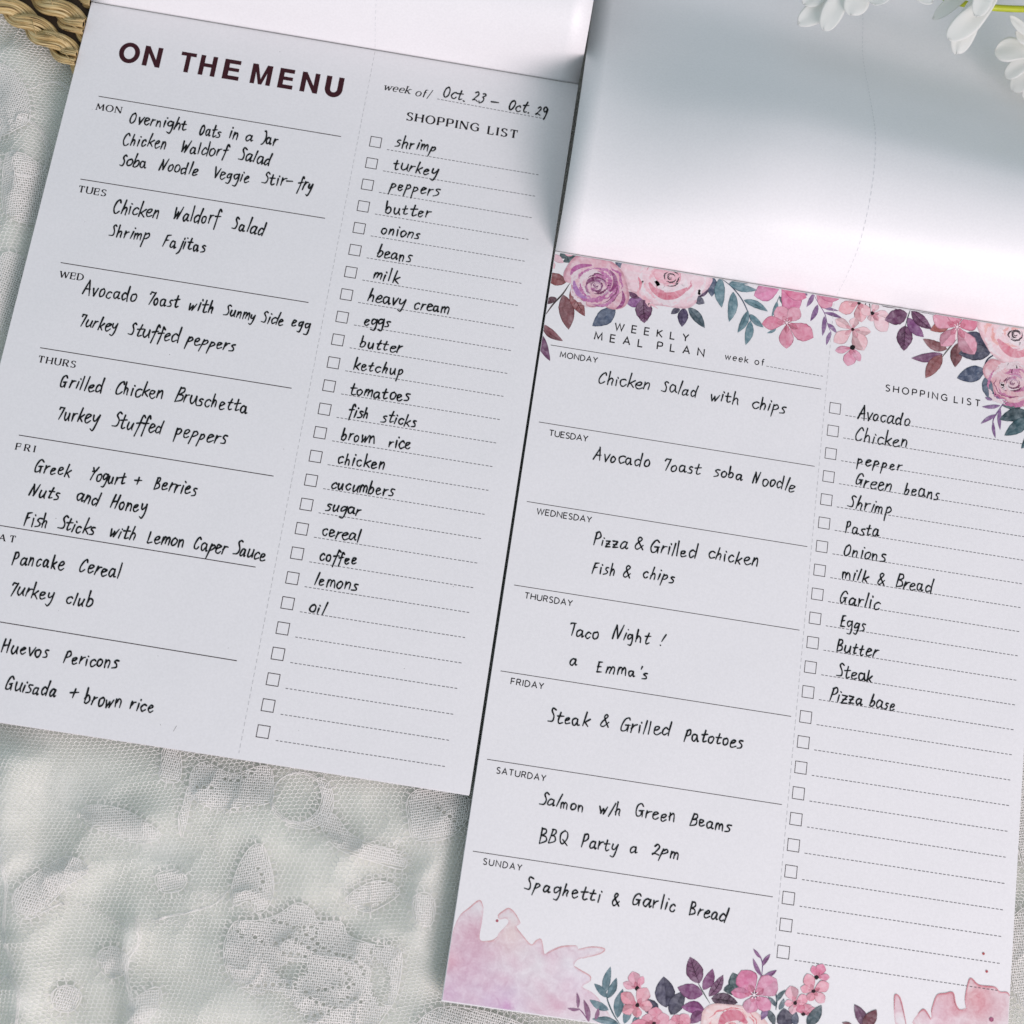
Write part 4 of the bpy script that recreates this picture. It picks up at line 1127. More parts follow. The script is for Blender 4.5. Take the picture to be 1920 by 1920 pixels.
# ------------------------------------------------------------------ watercolour print of the right pad
PAPER = np.array(srgb(238, 236, 240)[:3]) * 0.0 + np.array((0.825, 0.805, 0.82))
def mixc(a, b, t): return tuple(np.array(a[:3]) * (1 - t) + np.array(b[:3]) * t)
class Art:
    def __init__(s): s.V = []; s.F = []; s.Cl = []; s.z = Z_FLOR
    def ring_shape(s, rings, cols, centre=None, ccol=None):
        """rings: list of closed 2D loops from outside in, same length"""
        b = len(s.V); m = len(rings[0])
        for R_, c_ in zip(rings, cols):
            for i, p in enumerate(R_):
                s.V.append((p[0], p[1], s.z)); cc = c_[i] if isinstance(c_, list) else c_
                s.Cl.append((cc[0], cc[1], cc[2], 1))
        for r in range(len(rings) - 1):
            for i in range(m):
                j = (i + 1) % m
                s.F.append((b + r * m + i, b + r * m + j, b + (r + 1) * m + j, b + (r + 1) * m + i))
        k = len(s.V); s.V.append((centre[0], centre[1], s.z)); s.Cl.append(tuple(ccol[:3]) + (1,))
        for i in range(m):
            s.F.append((b + (len(rings) - 1) * m + i, b + (len(rings) - 1) * m + (i + 1) % m, k))
        s.z += 6e-7
    def blob(s, pts, col, rim=0.5, light=0.35, jitter=0.0, cen=None):
        q = smooth_poly(pts, 4)
        w = at_np(q, ZP)[:, :2]
        c = w.mean(0) if cen is None else np.array(at(*cen)[:2])
        if jitter: w = c + (w - c) * (1 + rng.normal(0, jitter, (len(w), 1)))
        dark = mixc(col, (col[0] * .45, col[1] * .35, col[2] * .4), rim)
        lt = mixc(col, PAPER, light)
        rc = [mixc(col, dark, rng.uniform(.3, 1)) for _ in w]
        mid = [mixc(col, lt, rng.uniform(0, .9)) for _ in w]
        m2 = [mixc(col, lt, rng.uniform(.2, 1)) for _ in w]
        s.ring_shape([w, c + (w - c) * .955, c + (w - c) * .90, c + (w - c) * .5], [rc, rc, mid, m2], c, lt)
    def leaf(s, base, tip, wd, col, vein=False, bend=0.12, tipdark=True, wide=.45):
        b = np.array(base, float); t = np.array(tip, float); d = t - b; L = np.hypot(*d); nn = np.array([-d[1], d[0]]) / L
        N = 12; left, right, mid = [], [], []
        bd = bend * L * rng.choice([-1, 1]) if bend else 0
        for i in range(N + 1):
            q = i / N
            w = wd / 2 * (math.sin(math.pi * q ** (math.log(.5) / math.log(wide))) ** .85 if 0 < q < 1 else 0) * (1 + rng.uniform(-.05, .05))
            c = b + d * q + nn * bd * math.sin(math.pi * q) * .5
            mid.append(c); left.append(c + nn * w); right.append(c - nn * w)
        loop = [mid[0]] + left[1:-1] + [mid[-1]] + right[1:-1][::-1]
        inner = [mid[1]] + mid[1:-1] + [mid[-2]] + mid[1:-1][::-1]
        loop = np.array(loop); inner = np.array(inner)
        w0 = at_np(loop, ZP)[:, :2]; w2 = at_np(inner, ZP)[:, :2]
        w1 = w0 * .86 + w2 * .14; w15 = w0 * .5 + w2 * .5
        dark = tuple(np.array(col[:3]) * .42); lt = mixc(col, PAPER, .28)
        n_ = len(loop)
        cA = [mixc(col, dark, rng.uniform(.5, 1)) for _ in range(n_)]
        sh = rng.uniform(-.3, .5)
        cB = [mixc(mixc(col, lt, rng.uniform(.2, .9)), dark, max(0, sh * (i < n_ / 2))) for i in range(n_)]
        cC = [mixc(c_, lt, .3) for c_ in cB]
        cc = w2.mean(0)
        bidx = len(s.V)
        for R_, cl in ((w0, cA), (w1, cB), (w15, cC), (w2, cB)):
            for p, c_ in zip(R_, cl):
                s.V.append((p[0], p[1], s.z)); s.Cl.append(tuple(c_) + (1,))
        for r in range(3):
            for i in range(n_):
                j = (i + 1) % n_
                s.F.append((bidx + r * n_ + i, bidx + r * n_ + j, bidx + (r + 1) * n_ + j, bidx + (r + 1) * n_ + i))
        s.z += 6e-7
        if vein:
            s.stroke([b, b + d * .5 + nn * bd * .5, t], max(1.0, wd * .035), dark)
            for q in (.25, .42, .58, .74):
                c = b + d * q + nn * bd * math.sin(math.pi * q) * .5
                for sg in (-1, 1):
                    s.stroke([c, c + nn * sg * wd * .3 * math.sin(math.pi * q) + d / L * wd * .22], max(.8, wd * .025), dark)
    def stroke(s, pts, w, col, taper=True):
        sp = smooth_path(pts, 6) if len(pts) > 2 else np.array(pts, float)
        P2 = at_np(np.array(sp, float), ZP)[:, :2]; m_ = len(P2)
        ws = [w * S / FOC * ((.35 + .9 * math.sin(math.pi * (i + .3) / (m_ - .4))) if taper and m_ > 2 else 1) for i in range(m_)]
        V, Fc = ribbon(P2, ws)
        b = len(s.V)
        lt = mixc(col, PAPER, .3)
        for p in V: s.V.append((p[0], p[1], s.z)); s.Cl.append(tuple(mixc(col, lt, rng.random() if w > 12 * S else 0)) + (1,))
        for f_ in Fc: s.F.append(tuple(b + i for i in f_))
        s.z += 6e-7
    def crescent(s, c, rx, ry, a0, a1, th, col):
        pts = [(c[0] + rx * math.cos(a0 + (a1 - a0) * t), c[1] + ry * math.sin(a0 + (a1 - a0) * t) + 0) for t in np.linspace(0, 1, 7)]
        pts = [(x + rng.normal(0, rx * .035), y + rng.normal(0, ry * .035)) for x, y in pts]
        sp = smooth_path(pts, 5); P2 = at_np(sp, ZP)[:, :2]; m_ = len(P2)
        th = min(th, .8 * min(rx, ry))
        ws = [max(.4, th * (math.sin(math.pi * (i + .5) / m_) ** .8) * (1 + .3 * math.sin(i * 1.3 + a0 * 5))) * S / FOC for i in range(m_)]
        V, Fc = ribbon(P2, ws)
        b = len(s.V); lt = mixc(col, PAPER, .25)
        for i, p in enumerate(V):
            s.V.append((p[0], p[1], s.z)); s.Cl.append(tuple(mixc(col, lt, rng.uniform(0, 1))) + (1,))
        for f_ in Fc: s.F.append(tuple(b + i for i in f_))
        s.z += 6e-7
def finish_art(art, name, parent, label):
    """cut the print off at the page edges"""
    bm = bmesh.new()
    cl = bm.verts.layers.float_color.new('Col')
    vs_ = []
    for p, c_ in zip(art.V, art.Cl):
        v_ = bm.verts.new(p); v_[cl] = c_; vs_.append(v_)
    for f_ in art.F:
        try: bm.faces.new([vs_[i] for i in f_])
        except ValueError: pass
    eps = 0.00012
    F = F2
    for pt, nr in ((F.w(eps, 0), (-1, 0)), (F.w(PW - eps, 0), (1, 0)), (F.w(0, -0.0004), (0, 1)), (F.w(0, -H2 + eps), (0, -1))):
        nv = Vector((F.c * nr[0] - F.s * nr[1], F.s * nr[0] + F.c * nr[1], 0))
        bmesh.ops.bisect_plane(bm, geom=bm.verts[:] + bm.edges[:] + bm.faces[:], plane_co=pt, plane_no=nv, clear_outer=True)
    for f_ in bm.faces:
        f_.normal_update()
        if f_.normal.z < 0: f_.normal_flip()
    off = origin(parent)
    for v_ in bm.verts: v_.co -= off
    me = bpy.data.meshes.new(name); bm.to_mesh(me); bm.free()
    me.materials.append(M_water)
    o = link(bpy.data.objects.new(name, me), parent)
    if label: o['label'] = label
    return o

PINK, ROSE_, PEACH = srgb(224, 150, 172), srgb(214, 122, 152), srgb(232, 178, 172)
RUST, RUSTD, PLUM, PLUML = srgb(150, 74, 76), srgb(128, 58, 66), srgb(112, 44, 98), srgb(150, 88, 150)
TEAL, SLATE, NAVY, DGREEN, MAUVE = srgb(100, 140, 150), srgb(74, 92, 120), srgb(48, 52, 88), srgb(36, 78, 82), srgb(140, 98, 150)
DARK = srgb(52, 20, 40); BROWN = srgb(98, 84, 82)
def art_region(k):
    ox, oy, s_ = REG[k]
    T = lambda *p: (ox + p[0] * s_, oy + p[1] * s_)
    def leaf(a, x0, y0, x1, y1, w, c_, **kw): a.leaf(T(x0, y0), T(x1, y1), w * s_, c_, **kw)
    def blob(a, pts, c_, **kw): a.blob([T(*p) for p in pts], c_, **kw)
    def stroke(a, pts, w, c_, **kw): a.stroke([T(*p) for p in pts], w * s_, c_, **kw)
    return T, leaf, blob, stroke, s_
def petal_flower(A, T, leafp, c, petals, col, s_, eye=None, eye_r=10, star=True):
    for x, y, w in petals:
        leafp(A, c[0], c[1], x, y, w, mixc(col, PAPER, rng.uniform(-.05, .25)), bend=0.03, wide=.62)
    for x, y, w in petals:    # pigment near the eye
        dx, dy = x - c[0], y - c[1]
        leafp(A, c[0], c[1], c[0] + dx * .42, c[1] + dy * .42, w * .32, mixc(col, srgb(190, 80, 110), .45), bend=0, wide=.55)
    e = T(*c)
    if eye is not None:
        A.blob([(e[0] + eye_r * s_ * math.cos(t) * rng.uniform(.8, 1.2), e[1] + eye_r * s_ * math.sin(t) * rng.uniform(.8, 1.2)) for t in [q * math.pi / 4 for q in range(8)]], eye, rim=.1, light=0)
    if star:
        for q in range(7):
            an = q * 2 * math.pi / 7 + .3; r = eye_r * s_ * 1.5
            A.stroke([e, (e[0] + r * math.cos(an), e[1] + r * math.sin(an))], max(.9, 1.3), srgb(250, 235, 240), taper=False)
def rose(A, c, R, sq, base, dark, mid, outline, seed, dens=1.0, spiral=None):
    """c, R in pixels; outline polygon in pixels"""
    A.blob(outline, base, rim=.35, light=.5, cen=c)
    g = np.random.default_rng(seed)
    for ring, r in enumerate(np.linspace(.84, .2, 9)):
        cnt = 4 if r > .5 else 3
        for q in range(cnt):
            a0 = g.uniform(0, .8) + q * 2 * math.pi / cnt + ring * .7
            span = g.uniform(.9, 1.5)
            cc = (c[0] + g.normal(0, R * .03), c[1] + g.normal(0, R * .03))
            u = g.random()
            if u < .35: col, th = mixc(base, PAPER, .65), R * g.uniform(.10, .17)
            elif u < .35 + .38 * dens: col, th = mid, R * g.uniform(.07, .15)
            elif u < .5 + .45 * dens: col, th = dark, R * g.uniform(.03, .075)
            else: continue
            A.crescent(cc, R * r, R * r * sq, a0, a0 + span, th, col)
    sp = spiral or dark
    for q in range(4):
        r = R * (.05 + .05 * q)
        A.crescent(c, r, r * sq, q * 1.9, q * 1.9 + 2.6, R * .035, sp)

A = Art()
T, lf, bl, sk, s_ = art_region('J')
# left corner group
lf(A, 415, 62, 300, 125, 60, DGREEN, bend=.1); lf(A, 290, 45, 330, 100, 60, DGREEN)
lf(A, 215, 75, 308, 132, 55, srgb(232, 196, 204), bend=.05); lf(A, 310, 55, 392, 62, 48, srgb(235, 180, 190), bend=.05)
lf(A, 205, 130, 240, 175, 45, srgb(235, 200, 205))
lf(A, 330, 275, 160, 220, 92, RUST, bend=.06)
sk(A, [(352, 288), (300, 365), (230, 440), (165, 530)], 11, BROWN)
lf(A, 305, 370, 345, 632, 118, RUSTD, bend=.05); lf(A, 362, 325, 466, 532, 92, RUST, vein=True, bend=.05)
lf(A, 255, 395, 170, 440, 50, srgb(96, 34, 56)); lf(A, 140, 590, 302, 718, 62, srgb(142, 78, 88)); lf(A, 135, 660, 206, 868, 66, PLUM, vein=False)
lf(A, 695, 470, 522, 606, 115, SLATE, bend=.05); lf(A, 785, 440, 902, 402, 80, PLUML, bend=.05); lf(A, 790, 350, 880, 395, 40, PLUM)
lf(A, 905, 400, 912, 584, 128, PLUM, vein=True, bend=0); lf(A, 1180, 478, 1112, 515, 44, srgb(60, 52, 84)); lf(A, 1212, 470, 1194, 612, 80, srgb(74, 52, 100), bend=.03)
lf(A, 1242, 465, 1366, 620, 70, srgb(62, 92, 104), bend=.06); lf(A, 1290, 385, 1364, 436, 62, srgb(92, 92, 112)); lf(A, 1420, 232, 1418, 386, 84, SLATE, bend=0)
lf(A, 1300, 378, 1400, 320, 52, srgb(100, 60, 108)); lf(A, 700, 110, 740, 170, 50, SLATE)
rose(A, T(1110, 262), 290 * s_, .8, srgb(240, 212, 218), srgb(222, 156, 172), srgb(238, 196, 204),
     [T(*p) for p in [(735, 200), (760, 120), (900, 100), (1100, 100), (1300, 130), (1418, 235), (1408, 300), (1365, 350), (1312, 385), (1300, 432), (1240, 472), (1150, 470), (1050, 455), (985, 450), (955, 425), (900, 400), (850, 365), (795, 335), (775, 270)]], 3, .55, spiral=DARK)
sk(A, [(952, 285), (985, 335), (1055, 378), (1130, 378), (1190, 352), (1228, 325)], 52, srgb(224, 150, 166))
sk(A, [(1010, 355), (1060, 385), (1130, 390), (1180, 370)], 30, srgb(218, 138, 156))
sk(A, [(868, 240), (884, 285), (878, 335)], 18, srgb(230, 168, 180))
bl(A, [(985, 190), (1060, 170), (1130, 172), (1180, 200), (1180, 270), (1110, 292), (1030, 280), (990, 240)], srgb(236, 188, 198), rim=.1, light=.4)
c0 = T(1110, 240)
for q, (r, a0, sp_) in enumerate([(8, 0, 4), (20, 1.2, 3.3), (32, 3.6, 2.6), (44, .4, 2.0), (48, 2.6, 1.7), (58, 4.4, 1.6), (62, 6.2, 1.2)]):
    A.crescent(c0, r * s_, r * s_ * .85, a0, a0 + sp_, 12.5 * s_, DARK)
rose(A, T(555, 300), 225 * s_, .88, srgb(228, 186, 196), srgb(142, 48, 112), srgb(196, 124, 172),
     [T(*p) for p in [(305, 220), (330, 160), (380, 95), (440, 72), (560, 92), (660, 118), (735, 180), (770, 250), (792, 330), (800, 400), (762, 462), (700, 482), (640, 472), (590, 442), (540, 466), (480, 456), (468, 418), (410, 400), (368, 360), (362, 290), (320, 272)]], 8, 1.0, spiral=srgb(140, 60, 130))
sk(A, [(360, 218), (385, 180), (440, 156), (515, 150)], 32, srgb(190, 104, 164))
sk(A, [(478, 292), (505, 262), (560, 250), (618, 268)], 30, srgb(140, 56, 116))
sk(A, [(655, 190), (690, 240), (690, 300), (655, 350)], 28, srgb(160, 76, 136))
sk(A, [(385, 270), (395, 320), (430, 375), (480, 395)], 34, srgb(186, 136, 190))
sk(A, [(748, 345), (758, 400), (738, 450), (705, 474)], 24, srgb(168, 80, 140))
c0 = T(558, 308)
for q, (r, a0, sp_) in enumerate([(7, 0, 4), (18, 1.2, 3.2), (30, 3.6, 2.8), (44, .6, 2.0), (46, 3.0, 1.7), (62, 4.6, 1.5), (66, 6.8, 1.4), (84, 2.2, 1.1), (88, .2, 1.0), (105, 4.0, 1.2)]):
    A.crescent(c0, r * s_, r * s_ * .85, a0, a0 + sp_, 12 * s_, mixc(srgb(124, 34, 96), srgb(236, 210, 226), (q % 3) * .32))
# eucalyptus
sk(A, [(1480, 245), (1560, 305), (1640, 400), (1695, 515), (1712, 575)], 7, srgb(84, 100, 120))
for p in [(1483, 245, 1493, 468, 80), (1580, 350, 1548, 575, 72), (1548, 288, 1758, 336, 56), (1550, 285, 1715, 285, 40), (1658, 412, 1838, 496, 54), (1692, 492, 1612, 656, 56), (1708, 568, 1672, 748, 60), (1704, 518, 1806, 616, 48)]:
    lf(A, *p, TEAL, bend=.10)
finish_art(A, 'floral_print', page2, 'printed pair of watercolour roses, rust leaves and eucalyptus at the upper left')

A = Art()
T, lf, bl, sk, s_ = art_region('K')
sk(A, [(228, 200), (205, 260), (178, 345)], 5, srgb(84, 110, 120))
lf(A, 212, 240, 172, 345, 32, TEAL); lf(A, 225, 205, 278, 302, 34, srgb(60, 96, 104)); lf(A, 205, 430, 140, 460, 20, TEAL)
sk(A, [(458, 180), (498, 255), (540, 325), (560, 400), (590, 470)], 5, MAUVE)
for p in [(464, 185, 414, 280, 32), (492, 262, 441, 378, 36), (500, 262, 637, 306, 24), (538, 318, 662, 358, 26), (537, 342, 524, 480, 32), (556, 392, 624, 460, 30), (585, 448, 552, 543, 28), (390, 170, 420, 200, 26)]:
    lf(A, *p, MAUVE, bend=.08)
lf(A, 228, 150, 50, 200, 132, srgb(224, 150, 186), bend=.02, wide=.55); lf(A, 240, 148, 360, 300, 150, srgb(220, 136, 172), bend=.02, wide=.6)
lf(A, 235, 145, 415, 215, 100, srgb(222, 136, 168), bend=.02, wide=.6)
lf(A, 478, 185, 592, 275, 110, srgb(224, 152, 176), bend=0, wide=.6); lf(A, 470, 180, 645, 222, 80, srgb(224, 142, 172), bend=0, wide=.6)
petal_flower(A, T, lf, (278, 388), [(210, 278, 110), (365, 288, 105), (105, 395, 95), (462, 492, 125), (276, 568, 105)], PINK, s_, srgb(150, 60, 80), 16)
sk(A, [(824, 248), (820, 300)], 6, DARK); sk(A, [(850, 252), (858, 315)], 7, DARK)
petal_flower(A, T, lf, (778, 248), [(636, 305, 95), (795, 385, 90), (850, 340, 70), (700, 250, 60)], srgb(236, 184, 190), s_, DARK, 14, star=False)
petal_flower(A, T, lf, (870, 322), [(985, 335, 62), (972, 448, 105), (905, 250, 55), (860, 380, 60)], srgb(240, 200, 206), s_, DARK, 13, star=False)
petal_flower(A, T, lf, (733, 435), [(612, 365, 66), (752, 352, 66), (860, 452, 62), (602, 522, 92), (812, 580, 115)], srgb(240, 198, 202), s_, srgb(60, 20, 30), 12, star=False)
petal_flower(A, T, lf, (732, 560), [(612, 582, 54), (698, 688, 92), (786, 656, 50)], srgb(232, 168, 190), s_, srgb(16, 10, 14), 19, star=False)
sk(A, [(1134, 298), (1116, 350), (1098, 415)], 6, srgb(80, 96, 90))
lf(A, 918, 262, 1042, 288, 32, srgb(88, 36, 70)); lf(A, 1150, 300, 1295, 332, 26, srgb(70, 36, 70)); 
lf(A, 1112, 325, 955, 370, 108, PLUM, bend=.04); lf(A, 1098, 408, 1088, 583, 112, PLUM, vein=True, bend=0); lf(A, 1114, 355, 1226, 488, 76, srgb(134, 66, 130)); lf(A, 1140, 308, 1280, 434, 76, PLUM, vein=True, bend=.06)
sk(A, [(1452, 505), (1405, 560), (1352, 628)], 8, srgb(110, 104, 96))
lf(A, 1405, 410, 1270, 440, 78, srgb(170, 92, 84)); lf(A, 1388, 572, 1220, 500, 68, srgb(148, 90, 94)); lf(A, 1358, 606, 1140, 634, 66, srgb(118, 56, 104), bend=.1)
lf(A, 1352, 612, 1238, 772, 90, RUST, bend=.05); lf(A, 1465, 528, 1442, 697, 84, RUSTD, bend=.03)
lf(A, 1525, 458, 1685, 568, 92, NAVY, bend=.05); lf(A, 1692, 592, 1465, 602, 112, srgb(44, 50, 82), bend=.03)
sk(A, [(1735, 598), (1670, 640), (1640, 700)], 8, NAVY)
lf(A, 1648, 715, 1455, 772, 112, srgb(64, 82, 112), bend=.04); lf(A, 1655, 762, 1692, 925, 92, srgb(82, 100, 122), bend=.05)
sk(A, [(1795, 922), (1752, 985), (1705, 1070), (1720, 1185)], 6, MAUVE)
for p in [(1785, 908, 1662, 922, 22), (1755, 962, 1628, 970, 28), (1732, 1025, 1620, 1088, 28), (1755, 975, 1755, 1132, 28), (1706, 1075, 1722, 1188, 22), (1650, 905, 1700, 925, 18)]:
    lf(A, *p, MAUVE, bend=.08)
lf(A, 1925, 945, 1768, 962, 66, DGREEN, bend=.06); lf(A, 1945, 1005, 1748, 1058, 88, srgb(24, 70, 80), bend=.04); lf(A, 1960, 1040, 1784, 1170, 90, srgb(34, 88, 98), bend=.05)
lf(A, 2030, 1100, 1900, 1260, 80, srgb(34, 88, 98), bend=.05)
petal_flower(A, T, lf, (1457, 417), [(1288, 342, 118), (1440, 300, 110), (1602, 378, 112), (1345, 550, 108), (1578, 608, 130)], PINK, s_, srgb(150, 60, 80), 16)
sk(A, [(1455, 440), (1448, 480), (1446, 510)], 9, srgb(244, 226, 228))
rose(A, T(1860, 470), 240 * s_, .8, srgb(240, 212, 216), srgb(222, 156, 172), srgb(236, 190, 186),
     [T(*p) for p in [(1598, 380), (1612, 460), (1655, 545), (1695, 605), (1775, 668), (1860, 682), (1980, 700), (2080, 600), (2120, 480), (2060, 350), (1900, 310), (1700, 300)]], 12, .55, spiral=DARK)
sk(A, [(1742, 508), (1790, 565), (1860, 605), (1960, 600)], 56, srgb(224, 154, 168))
c0 = T(1860, 475)
for q, (r, a0, sp_) in enumerate([(8, 0, 4), (20, 1.2, 3.3), (32, 3.6, 2.6), (44, .4, 2.0), (48, 2.6, 1.7)]):
    A.crescent(c0, r * s_, r * s_ * .85, a0, a0 + sp_, 13 * s_, DARK)
rose(A, T(1845, 805), 215 * s_, .8, srgb(228, 184, 190), srgb(142, 50, 104), srgb(200, 128, 166),
     [T(*p) for p in [(1636, 700), (1690, 640), (1760, 655), (1850, 680), (1950, 690), (2060, 720), (2100, 850), (2010, 950), (1900, 968), (1820, 945), (1775, 912), (1715, 882), (1695, 800), (1648, 765)]], 21, 1.0)
c0 = T(1845, 805)
for q, (r, a0, sp_) in enumerate([(7, 0, 4), (18, 1.2, 3.2), (30, 3.6, 2.8), (44, .6, 2.0), (46, 3.0, 1.7), (62, 4.6, 1.5), (66, 6.8, 1.4)]):
    A.crescent(c0, r * s_, r * s_ * .85, a0, a0 + sp_, 12 * s_, mixc(srgb(120, 36, 88), srgb(236, 210, 226), (q % 3) * .32))
finish_art(A, 'floral_print', page2, 'printed garland of pink blossoms, plum leaves and roses along the upper right')

# washes of pale paint at the bottom corners
def wash(poly, k, tint, blobs, name, rimcol):
    ox, oy, s_ = REG[k]
    P_ = smooth_poly([(ox + a * s_, oy + b * s_) for a, b in poly], 3)
    lo, hi = P_.min(0), P_.max(0)
    step = 5.0
    gx_, gy_ = np.meshgrid(np.arange(lo[0], hi[0], step), np.arange(lo[1], hi[1], step))
    gx_, gy_ = gx_.ravel() + rng.uniform(-1, 1, gx_.size), gy_.ravel() + rng.uniform(-1, 1, gy_.size)
    sd = poly_sd(gx_, gy_, P_)
    ins = np.stack([gx_, gy_], 1)[sd < -2.0]
    allp = np.concatenate([P_, ins])
    edges = [(i, (i + 1) % len(P_)) for i in range(len(P_))]
    vo, eo, fo, *_ = geometry.delaunay_2d_cdt([Vector(p) for p in allp], edges, [], 1, 1e-4)
    vo = np.array([tuple(p) for p in vo])
    sdv = poly_sd(vo[:, 0], vo[:, 1], P_)
    w = at_np(vo, ZP)
    a = Art(); a.z = Z_FLOR - 0.000008
    cols = []
    for p, d_ in zip(vo, sdv):
        nv = noise.noise(Vector((p[0] * .012, p[1] * .012, 2))) * .5 + noise.noise(Vector((p[0] * .04, p[1] * .04, 7))) * .3
        c_ = mixc(tint, PAPER, min(1, max(0, .74 + nv * 1.1)))
        for bx_, by_, r, bc, am in blobs:
            X, Y = ox + bx_ * s_, oy + by_ * s_
            t = .72 * am * math.exp(-((p[0] - X) ** 2 + (p[1] - Y) ** 2) / (r * s_) ** 2) * (1 + nv)
            c_ = mixc(c_, bc, min(1, max(0, t)))
        if d_ > -2.0: c_ = mixc(c_, rimcol, .5)
        cols.append(tuple(c_) + (1,))
    a.V = [(q[0], q[1], a.z) for q in w]; a.F = [tuple(f_) for f_ in fo]; a.Cl = cols
    rimP = [tuple(q) for q in P_]
    a.z = Z_FLOR - 0.000005
    return a, finish_art(a, name, page2, 'pale pink watercolour stain in the lower corner')
wash([(145, 245), (200, 205), (262, 160), (286, 205), (276, 300), (262, 380), (275, 410), (330, 415), (368, 400), (380, 365), (440, 300), (425, 272), (385, 278), (378, 252), (412, 225), (445, 210), (482, 240), (516, 300), (490, 325), (530, 380), (582, 436), (615, 410), (645, 405), (662, 490), (700, 470), (770, 442), (862, 440), (880, 462), (960, 448), (1036, 460), (1010, 490), (930, 510), (870, 530), (850, 568), (900, 600), (948, 630), (950, 662), (900, 695), (960, 730), (1020, 800), (1060, 960), (500, 1000), (-80, 900), (-60, 700), (40, 560), (100, 340)],
     'L', srgb(226, 196, 208), [(220, 360, 110, srgb(214, 168, 184), .8), (200, 560, 170, srgb(216, 172, 194), .7), (380, 820, 160, srgb(206, 160, 204), .6), (60, 760, 140, srgb(216, 176, 206), .6), (450, 380, 110, srgb(230, 202, 200), .7), (860, 700, 160, srgb(236, 224, 234), .7), (80, 530, 60, srgb(222, 150, 168), .5), (430, 815, 30, srgb(206, 120, 190), .5)], 'watercolour_wash', srgb(222, 184, 190))
wash([(1118, 552), (1145, 560), (1165, 620), (1190, 740), (1128, 745), (1112, 640)], 'M', srgb(226, 186, 196), [], 'watercolour_wash', srgb(218, 172, 180))
wash([(1245, 745), (1262, 665), (1296, 638), (1325, 670), (1345, 690), (1346, 640), (1380, 552), (1430, 540), (1478, 535), (1494, 600), (1520, 640), (1562, 632), (1555, 570), (1572, 480), (1592, 446), (1640, 488), (1735, 500), (1770, 530), (1824, 540), (1860, 640), (1870, 760), (1560, 800)],
     'M', srgb(224, 172, 180), [(1700, 640, 130, srgb(214, 150, 162), .6), (1620, 560, 80, srgb(222, 150, 150), .5), (1400, 680, 120, srgb(226, 190, 204), .6)], 'watercolour_wash', srgb(214, 158, 166))

A = Art()
T, lf, bl, sk, s_ = art_region('L')
for p in ([(150, 245), (200, 205), (262, 160), (286, 205)], [(380, 268), (380, 250), (412, 225), (445, 210), (482, 240), (516, 300)], [(490, 325), (530, 380), (582, 436), (615, 410), (645, 405), (662, 490)], [(680, 490), (770, 448), (862, 440)], [(880, 462), (960, 448), (1036, 460), (1010, 490), (900, 520)], [(375, 385), (340, 410), (280, 415)], [(850, 568), (900, 600), (948, 630), (950, 662)]):
    sk(A, p, 6, srgb(222, 186, 188))
A.blob([T(371 + 9 * math.cos(t), 286 + 9 * math.sin(t)) for t in [q * math.pi / 4 for q in range(8)]], srgb(190, 120, 130), rim=.1, light=0)
sk(A, [(1045, 720), (1060, 790), (1095, 870), (1135, 930)], 7, srgb(84, 110, 116))
for p in [(1040, 738, 1076, 570, 50), (1050, 762, 973, 676, 44), (1055, 768, 1113, 640, 48), (1064, 840, 944, 776, 50), (1118, 890, 1152, 708, 62), (1130, 930, 958, 895, 50), (1160, 925, 1190, 800, 50), (1215, 930, 1250, 870, 40)]:
    lf(A, *p, srgb(92, 128, 138), bend=.08)
sk(A, [(950, 930), (905, 860), (872, 825)], 5, srgb(150, 100, 140))
for p in [(872, 830, 866, 730, 22), (882, 838, 806, 828, 20), (940, 915, 908, 774, 34), (980, 900, 1000, 828, 26), (940, 925, 870, 912, 20)]:
    lf(A, *p, srgb(150, 96, 136), bend=.1)
lf(A, 1420, 825, 1405, 632, 128, srgb(56, 50, 88), bend=0); lf(A, 1448, 870, 1532, 722, 95, srgb(48, 44, 78), bend=.05); lf(A, 1370, 850, 1280, 775, 90, srgb(60, 54, 90))
sk(A, [(1618, 672), (1650, 730), (1692, 800)], 6, srgb(90, 100, 96))
lf(A, 1626, 675, 1568, 510, 105, PLUM, vein=True, bend=.03); lf(A, 1648, 742, 1490, 700, 96, srgb(130, 54, 118), bend=.04); lf(A, 1650, 716, 1710, 584, 66, srgb(134, 60, 120)); lf(A, 1685, 756, 1774, 622, 62, PLUM, vein=True)
lf(A, 1700, 768, 1865, 795, 88, srgb(84, 30, 74), vein=True, bend=.04); lf(A, 1658, 840, 1515, 822, 80, srgb(150, 62, 136)); lf(A, 1655, 850, 1570, 925, 70, srgb(130, 54, 118))
lf(A, 1880, 720, 1780, 700, 60, DGREEN); lf(A, 1870, 720, 1834, 608, 90, DGREEN, bend=.03)
petal_flower(A, T, lf, (1240, 706), [(1212, 600, 78), (1152, 672, 52), (1278, 630, 42), (1262, 690, 40)], srgb(232, 160, 180), s_, srgb(24, 12, 20), 15, star=False)
petal_flower(A, T, lf, (1242, 810), [(1140, 735, 82), (1302, 702, 92), (1148, 855, 72), (1336, 815, 72), (1240, 888, 60)], srgb(234, 170, 182), s_, srgb(60, 20, 36), 13, star=False)
petal_flower(A, T, lf, (1345, 925), [(1360, 820, 92), (1270, 885, 82), (1440, 880, 82), (1200, 930, 70), (1300, 960, 80)], srgb(226, 150, 170), s_, srgb(80, 30, 46), 13, star=False)
petal_flower(A, T, lf, (1500, 935), [(1470, 870, 70), (1560, 870, 80), (1420, 930, 70)], srgb(230, 160, 178), s_, srgb(80, 30, 46), 10, star=False)
